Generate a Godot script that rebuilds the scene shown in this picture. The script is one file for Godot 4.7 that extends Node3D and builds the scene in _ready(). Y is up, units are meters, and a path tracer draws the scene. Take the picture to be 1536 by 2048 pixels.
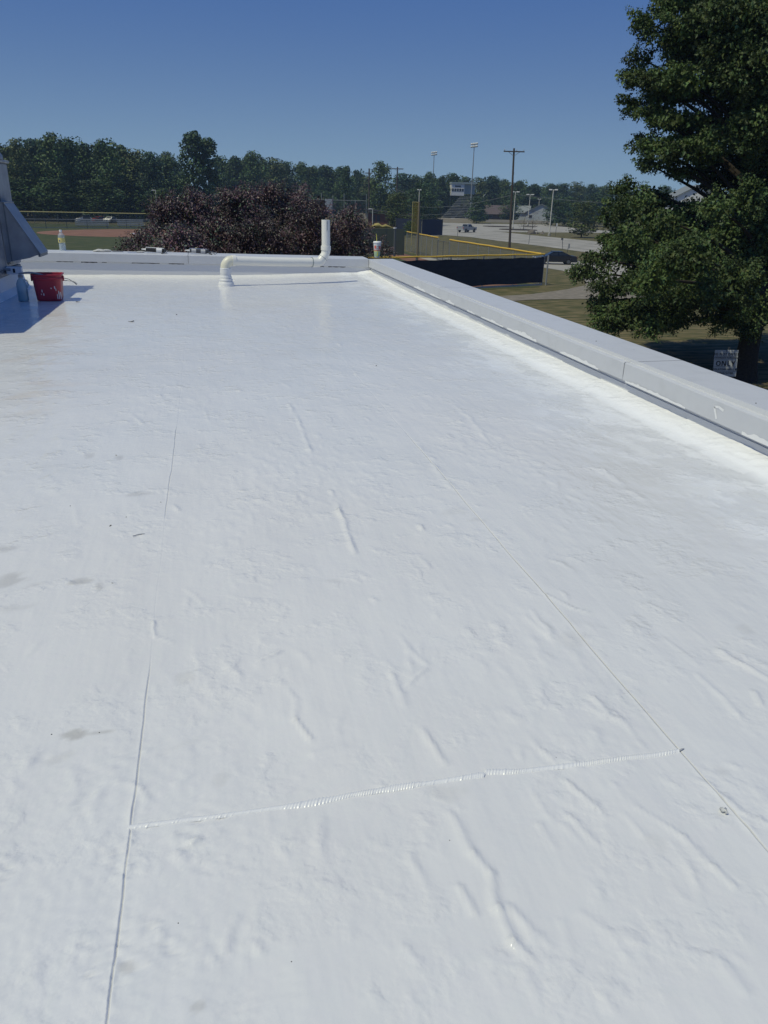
extends Node3D
# White-coated flat roof beside a ball field. y is up, metres; the roof deck is at y = 0 and the ground at y = -5.2.

const G := -5.2
var rng := RandomNumberGenerator.new()
var taken := {}
var M := {}

# ---------------------------------------------------------------- naming and tagging
func numbered(called: String) -> String:
	if not taken.has(called):
		taken[called] = 0
		return called
	taken[called] += 1
	return "%s_%03d" % [called, taken[called]]

func tag(o: Node, label: String, category: String, group := "") -> Node:
	o.set_meta("label", label)
	o.set_meta("category", category)
	if group != "":
		o.set_meta("group", group)
	return o

func thing(called: String, label: String, category: String, at := Vector3.ZERO, turn := 0.0, group := "") -> Node3D:
	var o := Node3D.new()
	o.name = numbered(called)
	add_child(o)
	o.position = at
	o.rotation.y = turn
	tag(o, label, category, group)
	return o

func part(called: String, mesh: Mesh, m: Material, parent: Node3D) -> MeshInstance3D:
	var o := MeshInstance3D.new()
	o.name = called
	o.mesh = mesh
	o.material_override = m
	parent.add_child(o, true)
	return o

func solo(called: String, mesh: Mesh, m: Material, label: String, category: String, at := Vector3.ZERO, group := "") -> MeshInstance3D:
	var o := MeshInstance3D.new()
	o.name = numbered(called)
	o.mesh = mesh
	o.material_override = m
	add_child(o)
	o.position = at
	tag(o, label, category, group)
	return o

func struct(called: String, mesh: Mesh, m: Material) -> MeshInstance3D:
	var o := MeshInstance3D.new()
	o.name = numbered(called)
	o.mesh = mesh
	o.material_override = m
	add_child(o)
	o.set_meta("kind", "structure")
	o.set_meta("label", called.replace("_", " "))
	return o

func copy(o: Node3D, called: String, label: String, at: Vector3, turn := 0.0, group := "") -> Node3D:
	var c: Node3D = o.duplicate()
	c.name = numbered(called)
	add_child(c)
	c.position = at
	c.rotation.y = turn
	c.set_meta("label", label)
	if group != "":
		c.set_meta("group", group)
	return c

# ---------------------------------------------------------------- shapes
func mb() -> SurfaceTool:
	var st := SurfaceTool.new()
	st.begin(Mesh.PRIMITIVE_TRIANGLES)
	return st

func tri(st: SurfaceTool, a: Vector3, b: Vector3, c: Vector3, na: Vector3, nb: Vector3, nc: Vector3) -> void:
	# front faces run clockwise: the order is turned round where it does not fit the normals
	if (b - a).cross(c - a).dot(na + nb + nc) > 0.0:
		var t := b
		b = c
		c = t
		t = nb
		nb = nc
		nc = t
	st.set_normal(na)
	st.add_vertex(a)
	st.set_normal(nb)
	st.add_vertex(b)
	st.set_normal(nc)
	st.add_vertex(c)

func quad(st: SurfaceTool, a: Vector3, b: Vector3, c: Vector3, d: Vector3, n: Vector3) -> void:
	tri(st, a, b, c, n, n, n)
	tri(st, a, c, d, n, n, n)

func box(st: SurfaceTool, c: Vector3, s: Vector3, basis := Basis(), bevel := 0.0) -> void:
	var h := s * 0.5
	for ax in 3:
		for sg in [-1.0, 1.0]:
			var n := Vector3.ZERO
			n[ax] = sg
			var u := (ax + 1) % 3
			var v := (ax + 2) % 3
			var p := []
			for k in [[-1, -1], [1, -1], [1, 1], [-1, 1]]:
				var q := Vector3.ZERO
				q[ax] = sg * h[ax]
				q[u] = k[0] * (h[u] - bevel)
				q[v] = k[1] * (h[v] - bevel)
				p.append(c + basis * q)
			quad(st, p[0], p[1], p[2], p[3], (basis * n).normalized())
	if bevel > 0.0:
		for ax in 3:
			var u := (ax + 1) % 3
			var v := (ax + 2) % 3
			for su in [-1.0, 1.0]:
				for sv in [-1.0, 1.0]:
					var n := Vector3.ZERO
					n[u] = su
					n[v] = sv
					var p := []
					for k in [[-1, 0], [1, 0], [1, 1], [-1, 1]]:
						var q := Vector3.ZERO
						q[ax] = k[0] * (h[ax] - bevel)
						q[u] = su * (h[u] - (bevel if k[1] == 1 else 0.0))
						q[v] = sv * (h[v] - (0.0 if k[1] == 1 else bevel))
						p.append(c + basis * q)
					quad(st, p[0], p[1], p[2], p[3], (basis * n).normalized())
		for sx in [-1.0, 1.0]:
			for sy in [-1.0, 1.0]:
				for sz in [-1.0, 1.0]:
					var a := Vector3(sx * h.x, sy * (h.y - bevel), sz * (h.z - bevel))
					var b := Vector3(sx * (h.x - bevel), sy * h.y, sz * (h.z - bevel))
					var d := Vector3(sx * (h.x - bevel), sy * (h.y - bevel), sz * h.z)
					var n := (basis * Vector3(sx, sy, sz)).normalized()
					tri(st, c + basis * a, c + basis * b, c + basis * d, n, n, n)

# rings of points (same count each, going round) joined smoothly; caps at either end where asked
func loft(st: SurfaceTool, rings: Array, cap0 := true, cap1 := true, closed := true, uv := false) -> void:
	var nr := rings.size()
	var n: int = rings[0].size()
	var nor := []
	for i in nr:
		var row := []
		for j in n:
			var jp := (j + 1) % n if closed else mini(j + 1, n - 1)
			var jm := (j + n - 1) % n if closed else maxi(j - 1, 0)
			var du: Vector3 = rings[i][jp] - rings[i][jm]
			var dv: Vector3 = rings[mini(i + 1, nr - 1)][j] - rings[maxi(i - 1, 0)][j]
			row.append(du.cross(dv).normalized())
		nor.append(row)
	# outward: away from the middle of the whole
	var mid := Vector3.ZERO
	for p in rings[nr / 2]:
		mid += p
	mid /= n
	var out := 0.0
	for j in n:
		out += nor[nr / 2][j].dot(rings[nr / 2][j] - mid)
	var sg := 1.0 if out >= 0.0 else -1.0
	var last := n if closed else n - 1
	for i in nr - 1:
		for j in last:
			var k := (j + 1) % n
			var a: Vector3 = rings[i][j]
			var b: Vector3 = rings[i][k]
			var c: Vector3 = rings[i + 1][k]
			var d: Vector3 = rings[i + 1][j]
			tri(st, a, b, c, nor[i][j] * sg, nor[i][k] * sg, nor[i + 1][k] * sg)
			tri(st, a, c, d, nor[i][j] * sg, nor[i + 1][k] * sg, nor[i + 1][j] * sg)
	for e in 2:
		if (e == 0 and not cap0) or (e == 1 and not cap1):
			continue
		var r: Array = rings[0] if e == 0 else rings[nr - 1]
		var next: Array = rings[1] if e == 0 else rings[nr - 2]
		var m := Vector3.ZERO
		var m2 := Vector3.ZERO
		for j in n:
			m += r[j] / n
			m2 += next[j] / n
		var cn: Vector3 = (r[1] - r[0]).cross(r[n / 2] - r[0]).normalized()
		if cn.dot(m - m2) < 0.0:
			cn = -cn
		for j in n:
			tri(st, m, r[j], r[(j + 1) % n], cn, cn, cn)

func circle(c: Vector3, axis: Vector3, r: float, sides: int) -> Array:
	var a := axis.normalized()
	var u := (a.cross(Vector3.RIGHT) if absf(a.x) < 0.8 else a.cross(Vector3.UP)).normalized()
	var v := a.cross(u)
	var out := []
	for i in sides:
		var t := TAU * i / sides
		out.append(c + (u * cos(t) + v * sin(t)) * r)
	return out

func tube(st: SurfaceTool, pts: Array, rad, sides := 8, caps := true) -> void:
	var rings := []
	var u := Vector3.ZERO
	for i in pts.size():
		var d: Vector3 = (pts[mini(i + 1, pts.size() - 1)] - pts[maxi(i - 1, 0)]).normalized()
		if i == 0:
			u = (d.cross(Vector3.RIGHT) if absf(d.x) < 0.8 else d.cross(Vector3.UP)).normalized()
		else:
			u = (u - d * u.dot(d)).normalized()
		var v := d.cross(u)
		var r: float = rad[i] if rad is Array else rad
		var ring := []
		for k in sides:
			var t := TAU * k / sides
			ring.append(pts[i] + (u * cos(t) + v * sin(t)) * r)
		rings.append(ring)
	loft(st, rings, caps, caps)

# profile of (radius, height) turned round y; square > 0 turns circles into rounded squares
func lathe(st: SurfaceTool, prof: Array, seg := 20, c := Vector3.ZERO, square := 0.0, cap0 := true, cap1 := true) -> void:
	var rings := []
	for p in prof:
		var ring := []
		for i in seg:
			var t := TAU * i / seg
			var x := cos(t)
			var z := sin(t)
			if square > 0.0:
				var k := pow(pow(absf(x), square) + pow(absf(z), square), -1.0 / square)
				x *= k
				z *= k
			ring.append(c + Vector3(x * p.x, p.y, z * p.x))
		rings.append(ring)
	loft(st, rings, cap0, cap1)

# a flat outline (x, y), pushed along z by depth about z = 0, with flat faces
func prism(st: SurfaceTool, outline: Array, depth: float, xf := Transform3D()) -> void:
	var pts := PackedVector2Array(outline)
	if Geometry2D.is_polygon_clockwise(pts):
		pts.reverse()
	var idx := Geometry2D.triangulate_polygon(pts)
	for s in [-1.0, 1.0]:
		var n: Vector3 = xf.basis * Vector3(0, 0, s)
		for i in range(0, idx.size(), 3):
			var p := []
			for k in 3:
				var q := pts[idx[i + k]]
				p.append(xf * Vector3(q.x, q.y, s * depth * 0.5))
			tri(st, p[0], p[1], p[2], n, n, n)
	for i in pts.size():
		var a := pts[i]
		var b := pts[(i + 1) % pts.size()]
		var e := b - a
		var n: Vector3 = (xf.basis * Vector3(e.y, -e.x, 0)).normalized()
		quad(st, xf * Vector3(a.x, a.y, -depth * 0.5), xf * Vector3(b.x, b.y, -depth * 0.5), xf * Vector3(b.x, b.y, depth * 0.5), xf * Vector3(a.x, a.y, depth * 0.5), n)

# a sheet on the ground from an outline of (x, z)
func ground_sheet(outline: Array, y: float) -> ArrayMesh:
	var st := mb()
	var pts := PackedVector2Array(outline)
	var idx := Geometry2D.triangulate_polygon(pts)
	for i in range(0, idx.size(), 3):
		var p := []
		for k in 3:
			var q := pts[idx[i + k]]
			p.append(Vector3(q.x, y, q.y))
		tri(st, p[0], p[1], p[2], Vector3.UP, Vector3.UP, Vector3.UP)
	return st.commit()

func smooth_line(pts: Array, steps := 6) -> Array:
	var out := []
	for i in pts.size() - 1:
		var a: Vector3 = pts[maxi(i - 1, 0)]
		var b: Vector3 = pts[i]
		var c: Vector3 = pts[i + 1]
		var d: Vector3 = pts[mini(i + 2, pts.size() - 1)]
		for k in steps:
			out.append(b.cubic_interpolate(c, a, d, float(k) / steps))
	out.append(pts[-1])
	return out

# ---------------------------------------------------------------- materials
func lin(r: float, g: float, b: float) -> Color:
	return Color(r, g, b).linear_to_srgb()

func mat(c: Color, rough := 0.7, metal := 0.0, spec := 0.5) -> StandardMaterial3D:
	var m := StandardMaterial3D.new()
	m.albedo_color = c
	m.roughness = rough
	m.metallic = metal
	m.metallic_specular = spec
	return m

func noise_tex(freq: float, octaves: int, stops: Array, size := 512, seed_ := 1, normal := 0.0, kind := FastNoiseLite.TYPE_SIMPLEX_SMOOTH) -> NoiseTexture2D:
	var n := FastNoiseLite.new()
	n.noise_type = kind
	n.seed = seed_
	n.frequency = freq
	n.fractal_octaves = octaves
	var t := NoiseTexture2D.new()
	t.width = size
	t.height = size
	t.seamless = true
	t.noise = n
	if normal > 0.0:
		t.as_normal_map = true
		t.bump_strength = normal
	elif stops.size():
		var g := Gradient.new()
		var off := PackedFloat32Array()
		var col := PackedColorArray()
		for s in stops:
			off.append(s[0])
			col.append(s[1])
		g.offsets = off
		g.colors = col
		t.color_ramp = g
	return t

# world-mapped mottled surface
func mottled(stops: Array, metres: Vector2, freq: float, rough := 0.9, octaves := 5, seed_ := 1, size := 512) -> StandardMaterial3D:
	var m := mat(Color.WHITE, rough, 0.0, 0.3)
	m.albedo_texture = noise_tex(freq, octaves, stops, size, seed_)
	m.uv1_triplanar = true
	m.uv1_world_triplanar = true
	m.uv1_scale = Vector3(1.0 / metres.x, 1.0 / metres.x, 1.0 / metres.y)
	return m

func make_materials() -> void:
	M.white_paint = mat(lin(.78, .79, .8), .45)
	M.coping = mat(lin(.59, .605, .64), .42)
	var t := noise_tex(.012, 4, [[0.0, Color(.965, .965, .965)], [.5, Color(1, 1, 1)], [1.0, Color(.985, .985, .99)]], 512, 7)
	M.coping.albedo_texture = t
	M.coping.uv1_triplanar = true
	M.coping.uv1_scale = Vector3(.7, .7, .7)
	M.fresh_coat = mat(lin(.83, .835, .84), .35)
	M.wall_coat = mat(lin(.70, .71, .73), .5)
	M.pvc = mat(lin(.80, .79, .74), .35)
	M.pvc_old = mat(lin(.74, .72, .60), .4)
	M.grey_print = mat(lin(.3, .33, .34), .5)
	M.dark_gap = mat(lin(.03, .03, .035), .8)
	M.unit_metal = mat(lin(.36, .39, .41), .5, .1)
	M.unit_metal.albedo_texture = noise_tex(.02, 4, [[0.0, Color(.82, .82, .84)], [1.0, Color(1, 1, 1)]], 256, 9)
	M.unit_metal.uv1_triplanar = true
	M.unit_dark = mat(lin(.16, .18, .2), .5, .2)
	M.red_plastic = mat(lin(.36, .028, .05), .4)
	M.red_inside = mat(lin(.4, .03, .04), .5)
	M.paint_drip = mat(lin(.75, .76, .77), .4)
	M.clear_plastic = mat(Color(.93, .97, 1.0, .22), .06)
	M.clear_plastic.transparency = BaseMaterial3D.TRANSPARENCY_ALPHA
	M.milky_plastic = mat(Color(.62, .76, .82, .55), .25)
	M.milky_plastic.transparency = BaseMaterial3D.TRANSPARENCY_ALPHA
	M.blue_liquid = mat(lin(.22, .36, .42), .3)
	M.water = mat(Color(.85, .93, .97, .25), .05)
	M.water.transparency = BaseMaterial3D.TRANSPARENCY_ALPHA
	M.label_yellow = mat(lin(.72, .62, .22), .5)
	M.label_blue = mat(lin(.08, .12, .3), .5)
	M.cap_white = mat(lin(.8, .8, .8), .4)
	M.steel = mat(lin(.55, .56, .58), .35, .9)
	M.dull_steel = mat(lin(.30, .31, .33), .5, .7)
	M.black_plastic = mat(lin(.018, .019, .022), .35)
	M.dark_grey = mat(lin(.06, .065, .075), .45)
	M.mid_grey = mat(lin(.25, .26, .28), .6)
	M.rag = mat(lin(.5, .5, .5), .95)
	M.straw = mat(lin(.7, .65, .12), .4)
	M.cup = mat(lin(.78, .79, .76), .45)
	M.cup_red = mat(lin(.72, .16, .12), .5)
	M.cup_yellow = mat(lin(.78, .76, .12), .5)
	M.cup_green = mat(lin(.5, .66, .42), .5)
	# setting
	M.lawn = mottled([[0.0, lin(.050, .058, .022)], [.4, lin(.082, .084, .034)], [.58, lin(.15, .125, .062)], [1.0, lin(.23, .18, .095)]], Vector2(46, 11), .02, .95, 6, 21, 1024)
	M.field_grass = mottled([[0.0, lin(.048, .062, .028)], [.5, lin(.066, .080, .036)], [1.0, lin(.105, .10, .052)]], Vector2(30, 30), .02, .95, 5, 22)
	M.infield = mottled([[0.0, lin(.19, .10, .07)], [1.0, lin(.27, .15, .11)]], Vector2(40, 40), .02, .95, 5, 23)
	M.concrete = mottled([[0.0, lin(.25, .235, .205)], [.45, lin(.33, .315, .28)], [.6, lin(.37, .35, .315)], [1.0, lin(.43, .41, .37)]], Vector2(60, 22), .02, .85, 6, 24)
	M.gravel = mottled([[0.0, lin(.17, .15, .12)], [.5, lin(.22, .195, .16)], [1.0, lin(.30, .265, .22)]], Vector2(14, 7), .03, .95, 6, 25)
	M.mulch = mottled([[0.0, lin(.03, .025, .02)], [1.0, lin(.07, .055, .04)]], Vector2(6, 6), .03)
	M.tar = mat(lin(.035, .035, .035), .8)
	M.kerb = mottled([[0.0, lin(.34, .33, .3)], [1.0, lin(.48, .46, .42)]], Vector2(8, 8), .02)
	M.bark = mottled([[0.0, lin(.022, .018, .015)], [1.0, lin(.07, .058, .047)]], Vector2(1.2, 1.2), .03)
	M.brick = mottled([[0.0, lin(.12, .05, .035)], [1.0, lin(.22, .095, .07)]], Vector2(3, 3), .05)
	M.screen_navy = mat(lin(.029, .034, .045), .9)
	M.screen_navy.albedo_texture = noise_tex(.02, 4, [[0.0, Color(.7, .7, .75)], [1.0, Color(1, 1, 1)]], 256, 31)
	M.screen_navy.uv1_triplanar = true
	M.screen_navy.uv1_scale = Vector3(.2, .5, .2)
	M.navy_box = mat(lin(.012, .02, .05), .8)
	M.screen_green = mat(lin(.05, .065, .055), .9)
	M.galv = mat(lin(.36, .37, .37), .5, .4)
	M.galv_dark = mat(lin(.12, .13, .135), .6, .3)
	M.yellow_pipe = mat(lin(.72, .46, .05), .5)
	M.yellow_dull = mat(lin(.42, .36, .15), .6)
	M.mesh_grey = mat(Color(.42, .43, .42, .4), .9)
	M.mesh_grey.transparency = BaseMaterial3D.TRANSPARENCY_ALPHA
	M.mesh_olive = mat(Color(.55, .5, .22, .6), .9)
	M.mesh_olive.transparency = BaseMaterial3D.TRANSPARENCY_ALPHA
	M.net_dark = mat(Color(.25, .28, .3, .22), .9)
	M.net_dark.transparency = BaseMaterial3D.TRANSPARENCY_ALPHA
	M.wood_pole = mat(lin(.07, .055, .045), .85)
	M.pole_tan = mat(lin(.20, .165, .11), .6)
	M.lamp_pole = mat(lin(.62, .60, .53), .5)
	M.lamp_head = mat(lin(.7, .7, .68), .5)
	M.roof_brown = mat(lin(.10, .075, .075), .85)
	M.roof_dark = mat(lin(.05, .045, .05), .85)
	M.roof_grey = mat(lin(.22, .24, .25), .85)
	M.siding = mat(lin(.42, .45, .47), .7)
	M.siding_brown = mat(lin(.12, .075, .06), .8)
	M.white_wall = mat(lin(.74, .74, .72), .7)
	M.press_side = mat(lin(.28, .34, .34), .6)
	M.tan_wall = mat(lin(.45, .40, .33), .7)
	M.glass = mat(lin(.02, .025, .03), .12)
	M.bench = mat(lin(.36, .38, .38), .5, .2)
	M.bench_dark = mat(lin(.09, .10, .10), .7, .1)
	M.stone = mottled([[0.0, lin(.10, .09, .08)], [1.0, lin(.25, .22, .19)]], Vector2(1.5, 1.5), .03)
	M.car_silver = mat(lin(.34, .35, .37), .3, .3)
	M.car_black = mat(lin(.008, .01, .018), .2)
	M.car_white = mat(lin(.75, .76, .77), .3)
	M.car_red = mat(lin(.2, .02, .02), .3)
	M.tyre = mat(lin(.012, .012, .013), .8)
	M.rim = mat(lin(.14, .145, .15), .4, .7)
	M.red_lens = mat(lin(.3, .01, .01), .2)
	M.clear_lens = mat(lin(.6, .62, .64), .15)
	M.sign_white = mat(lin(.42, .44, .46), .5)
	M.sign_ink = mat(lin(.012, .014, .02), .6)
	M.sign_back = mat(lin(.25, .26, .26), .5, .5)
	M.cable = mat(lin(.20, .21, .21), .6)
	M.tarp_yellow = mat(lin(.36, .29, .08), .7)
	# leaves: colours carry leaf-to-leaf tone plus sun and shade painted lobe by lobe
	M.leaf = mat(Color.WHITE, .55, 0.0, .35)
	M.leaf.vertex_color_use_as_albedo = true
	M.leaf.backlight_enabled = true
	M.leaf.backlight = Color(.3, .36, .14)
	M.plum_leaf = mat(Color.WHITE, .45, 0.0, .5)
	M.plum_leaf.vertex_color_use_as_albedo = true
	M.plum_leaf.backlight_enabled = true
	M.plum_leaf.backlight = Color(.14, .07, .08)

func _ready() -> void:
	# camera: about a metre above the deck, tipped down and rolled a little
	var cam := Camera3D.new()
	cam.name = "camera"
	cam.transform = Transform3D(Basis(Vector3(.97636, .02315, .21491), Vector3(.06000, .92613, -.37239), Vector3(-.20766, .37648, .90285)).orthonormalized(), Vector3(0, 1.0, 0))
	cam.fov = 67.76
	cam.near = .05
	cam.far = 4000.0
	add_child(cam)
	cam.current = true
	# sky, air, exposure
	var env := Environment.new()
	var sky := Sky.new()
	var sm := ProceduralSkyMaterial.new()
	sm.sky_top_color = Color(.19, .352, .617)
	sm.sky_horizon_color = Color(.55, .665, .74)
	sm.sky_curve = .082
	sm.sky_energy_multiplier = 1.0
	sm.ground_bottom_color = Color(.22, .23, .2)
	sm.ground_horizon_color = Color(.45, .52, .56)
	sm.sun_angle_max = 34.0
	sm.sun_curve = .5
	sky.sky_material = sm
	env.background_mode = Environment.BG_SKY
	env.sky = sky
	env.tonemap_mode = Environment.TONE_MAPPER_LINEAR
	env.tonemap_exposure = 1.0
	env.fog_enabled = true
	env.fog_density = .0003
	env.fog_light_color = Color(.66, .76, .88)
	env.sdfgi_enabled = true
	env.ssao_enabled = true
	env.ssil_enabled = true
	var we := WorldEnvironment.new()
	we.name = "environment"
	we.environment = env
	add_child(we)
	# sun: high on the left, a little beyond the far parapet
	var sun := DirectionalLight3D.new()
	sun.name = "sun"
	sun.light_energy = .81
	sun.light_color = Color(1.0, .985, .864)
	sun.light_angular_distance = .53
	sun.shadow_enabled = true
	add_child(sun)
	sun.look_at_from_position(Vector3.ZERO, Vector3(.53, -1.0, -.19), Vector3.UP)
	make_materials()
	M.leaf_dry = mat(lin(.05, .04, .03), .8)
	M.torn = mat(lin(.55, .56, .57), .4)
	M.dab = mat(lin(.42, .43, .45), .4)
	M.tar_soft = mat(lin(.20, .19, .17), .9)
	M.asphalt_old = mottled([[0.0, lin(.30, .28, .25)], [.5, lin(.35, .33, .295)], [1.0, lin(.41, .39, .35)]], Vector2(30, 12), .02, .9, 6, 27)
	build_roof()
	build_building()
	build_parapets()
	build_ground()
	build_trees()
	build_maple()
	build_plum()
	build_buildings()
	build_fences()
	build_poles()
	build_vehicles()
	build_rooftop_unit()
	build_vent_pipe()
	build_small_things()

# ---------------------------------------------------------------- the roof deck
var und := FastNoiseLite.new()
var lump := FastNoiseLite.new()
var fine := FastNoiseLite.new()
var maskn := FastNoiseLite.new()
var tone := FastNoiseLite.new()
var rx := PackedFloat32Array()
var rz := PackedFloat32Array()
const SEAM_L := -0.184
const SEAM_R := 0.865
const EDGE_X := 2.30     # face of the right parapet
const EDGE_Z := -11.22   # face of the far parapet

func seam_shift(x0: float, z: float) -> float:
	return und.get_noise_2d(z * 260.0, x0 * 900.0) * .004 + und.get_noise_2d(z * 60.0, x0 * 500.0) * .005 if x0 < 0.5 else und.get_noise_2d(z * 90.0, 777.0) * .002

func roof_base(x: float, z: float) -> float:
	var y := 0.0
	# the deck falls a little to the middle of the far wall and rises into the far right corner
	var f := smoothstep(-9.4, -11.2, z)
	y += f * (lerpf(-.018, .03, smoothstep(.2, 2.3, x)))
	# cove fillets up the parapets
	var a := clampf((x - (EDGE_X - .21)) / .21, 0.0, 1.0)
	var b := clampf((-z - (-EDGE_Z - .15)) / .15, 0.0, 1.0)
	y += (a - .35 * a * a) * .048 * smoothstep(0.0, .12, a) + b * b * .03
	return y

func roof_y(x: float, z: float) -> float:
	var y := roof_base(x, z)
	y += und.get_noise_2d(x * 80.0, z * 80.0) * .0045
	y += und.get_noise_2d(x * 330.0 + 500.0, z * 210.0) * .0026
	y += und.get_noise_2d(x * 760.0, z * 420.0) * .0010
	var m := smoothstep(.0, .45, maskn.get_noise_2d(x * 110.0, z * 70.0))
	y += m * maxf(lump.get_noise_2d(x * 900.0, z * 520.0), 0.0) * .0032
	# stippled, wetter patch at the near left
	var wet := smoothstep(.2, -.25, x) * smoothstep(-1.5, -1.05, z)
	if wet > 0.0:
		y += wet * (lump.get_noise_2d(x * 2000.0, z * 2000.0) * .0014 + smoothstep(.08, .3, maskn.get_noise_2d(x * 480.0 + 80.0, z * 480.0)) * lump.get_noise_2d(x * 900.0 + 300.0, z * 2700.0) * .0044 + fine.get_noise_2d(x * 5200.0, z * 5200.0) * .0007)
	# fresh thick coat along the right parapet
	var s := smoothstep(1.3, 2.1, x)
	y += s * absf(lump.get_noise_2d(x * 420.0 + z * 260.0, z * 420.0)) * .005
	return y

func build_roof() -> void:
	und.seed = 11
	und.frequency = .01
	und.fractal_octaves = 3
	lump.seed = 12
	lump.frequency = .02
	lump.fractal_octaves = 2
	fine.seed = 13
	fine.frequency = .02
	maskn.seed = 14
	maskn.frequency = .01
	maskn.fractal_octaves = 3
	tone.seed = 15
	tone.frequency = .01
	tone.fractal_octaves = 4
	# columns: every 12 mm, closer at the two long seams
	var offs := [-.010, -.006, -.0035, -.002, -.0007, .0007, .002, .0035, .006, .010]
	var x := -2.7
	while x < EDGE_X + .02:
		if absf(x - SEAM_L) > .012 and absf(x - SEAM_R) > .012:
			rx.append(x)
		x += .0065 if x > -.5 and x < 1.3 else .0125
	for s in [SEAM_L, SEAM_R]:
		for o in offs:
			rx.append(s + o)
	rx.append(EDGE_X + .02)
	rx.sort()
	var z := -.2
	while z > EDGE_Z - .02:
		rz.append(z)
		z -= maxf(.0045, .0064 * absf(z))
	rz.append(EDGE_Z - .02)
	var nx := rx.size()
	var nz := rz.size()
	var vs := PackedVector3Array()
	var cs := PackedColorArray()
	vs.resize(nx * nz)
	cs.resize(nx * nz)
	for j in nz:
		var zz := rz[j]
		var sl := seam_shift(SEAM_L, zz)
		var sr := seam_shift(SEAM_R, zz)
		for i in nx:
			var xx := rx[i]
			var groove := 0.0
			var dl := xx - SEAM_L
			var dr := xx - SEAM_R
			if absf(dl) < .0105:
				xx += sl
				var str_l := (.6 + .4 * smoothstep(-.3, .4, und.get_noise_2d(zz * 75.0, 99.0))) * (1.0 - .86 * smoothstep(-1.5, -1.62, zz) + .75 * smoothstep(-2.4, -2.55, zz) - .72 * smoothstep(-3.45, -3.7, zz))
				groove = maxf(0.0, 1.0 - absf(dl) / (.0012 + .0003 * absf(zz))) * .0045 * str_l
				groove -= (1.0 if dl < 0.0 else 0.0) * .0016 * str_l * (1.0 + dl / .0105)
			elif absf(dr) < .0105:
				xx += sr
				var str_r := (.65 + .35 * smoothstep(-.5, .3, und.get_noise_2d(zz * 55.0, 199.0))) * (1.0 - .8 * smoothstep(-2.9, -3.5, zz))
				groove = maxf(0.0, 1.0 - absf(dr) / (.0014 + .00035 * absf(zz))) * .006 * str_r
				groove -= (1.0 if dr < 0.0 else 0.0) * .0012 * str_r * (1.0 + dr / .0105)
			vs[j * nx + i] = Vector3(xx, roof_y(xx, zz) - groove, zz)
			var c := tone.get_noise_2d(xx * 55.0, zz * 30.0)
			var c2 := tone.get_noise_2d(xx * 240.0 + 300.0, zz * 150.0)
			var v := .712 + .03 * c + .016 * c2
			var warm := .010 * tone.get_noise_2d(xx * 70.0 - 900.0, zz * 40.0)
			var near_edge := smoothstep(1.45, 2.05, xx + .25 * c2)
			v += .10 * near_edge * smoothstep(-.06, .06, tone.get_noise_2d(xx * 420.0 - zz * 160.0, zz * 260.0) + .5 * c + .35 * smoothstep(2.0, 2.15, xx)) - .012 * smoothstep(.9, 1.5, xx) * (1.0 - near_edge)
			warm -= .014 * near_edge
			# brownish tread dirt on the left of the field
			var d := smoothstep(.1, .5, tone.get_noise_2d(xx * 160.0, zz * 420.0 + 40.0)) * smoothstep(-.5, -1.0, xx) * smoothstep(-3.4, -4.4, zz) * smoothstep(-9.5, -7.5, zz)
			v -= .05 * d
			warm += .03 * d
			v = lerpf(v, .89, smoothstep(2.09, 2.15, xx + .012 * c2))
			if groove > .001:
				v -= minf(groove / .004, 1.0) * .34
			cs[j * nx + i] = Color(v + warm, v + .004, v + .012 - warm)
	# drips, wrinkles and lumps left by the roller
	var add_ridge := func(x0: float, z0: float, x1: float, z1: float, w: float, h: float) -> void:
		var lo := Vector2(minf(x0, x1) - 2.5 * w, minf(z0, z1) - 2.5 * w)
		var hi := Vector2(maxf(x0, x1) + 2.5 * w, maxf(z0, z1) + 2.5 * w)
		var i0 := rx.bsearch(lo.x)
		var i1 := mini(rx.bsearch(hi.x), nx - 1)
		for j in nz:
			if rz[j] < lo.y or rz[j] > hi.y:
				continue
			for i in range(i0, i1 + 1):
				var p := Vector2(rx[i], rz[j])
				var wob := und.get_noise_2d(p.x * 900.0, p.y * 900.0) * w * .8
				var q := Geometry2D.get_closest_point_to_segment(p, Vector2(x0, z0), Vector2(x1, z1))
				var dd := (p + Vector2(wob, wob * .5) - q).length() / w
				if dd < 2.4:
					var k := exp(-dd * dd * 1.6)
					vs[j * nx + i].y += h * k * (.7 + 1.3 * und.get_noise_2d(p.x * 420.0 + 70.0, p.y * 420.0))
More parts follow.
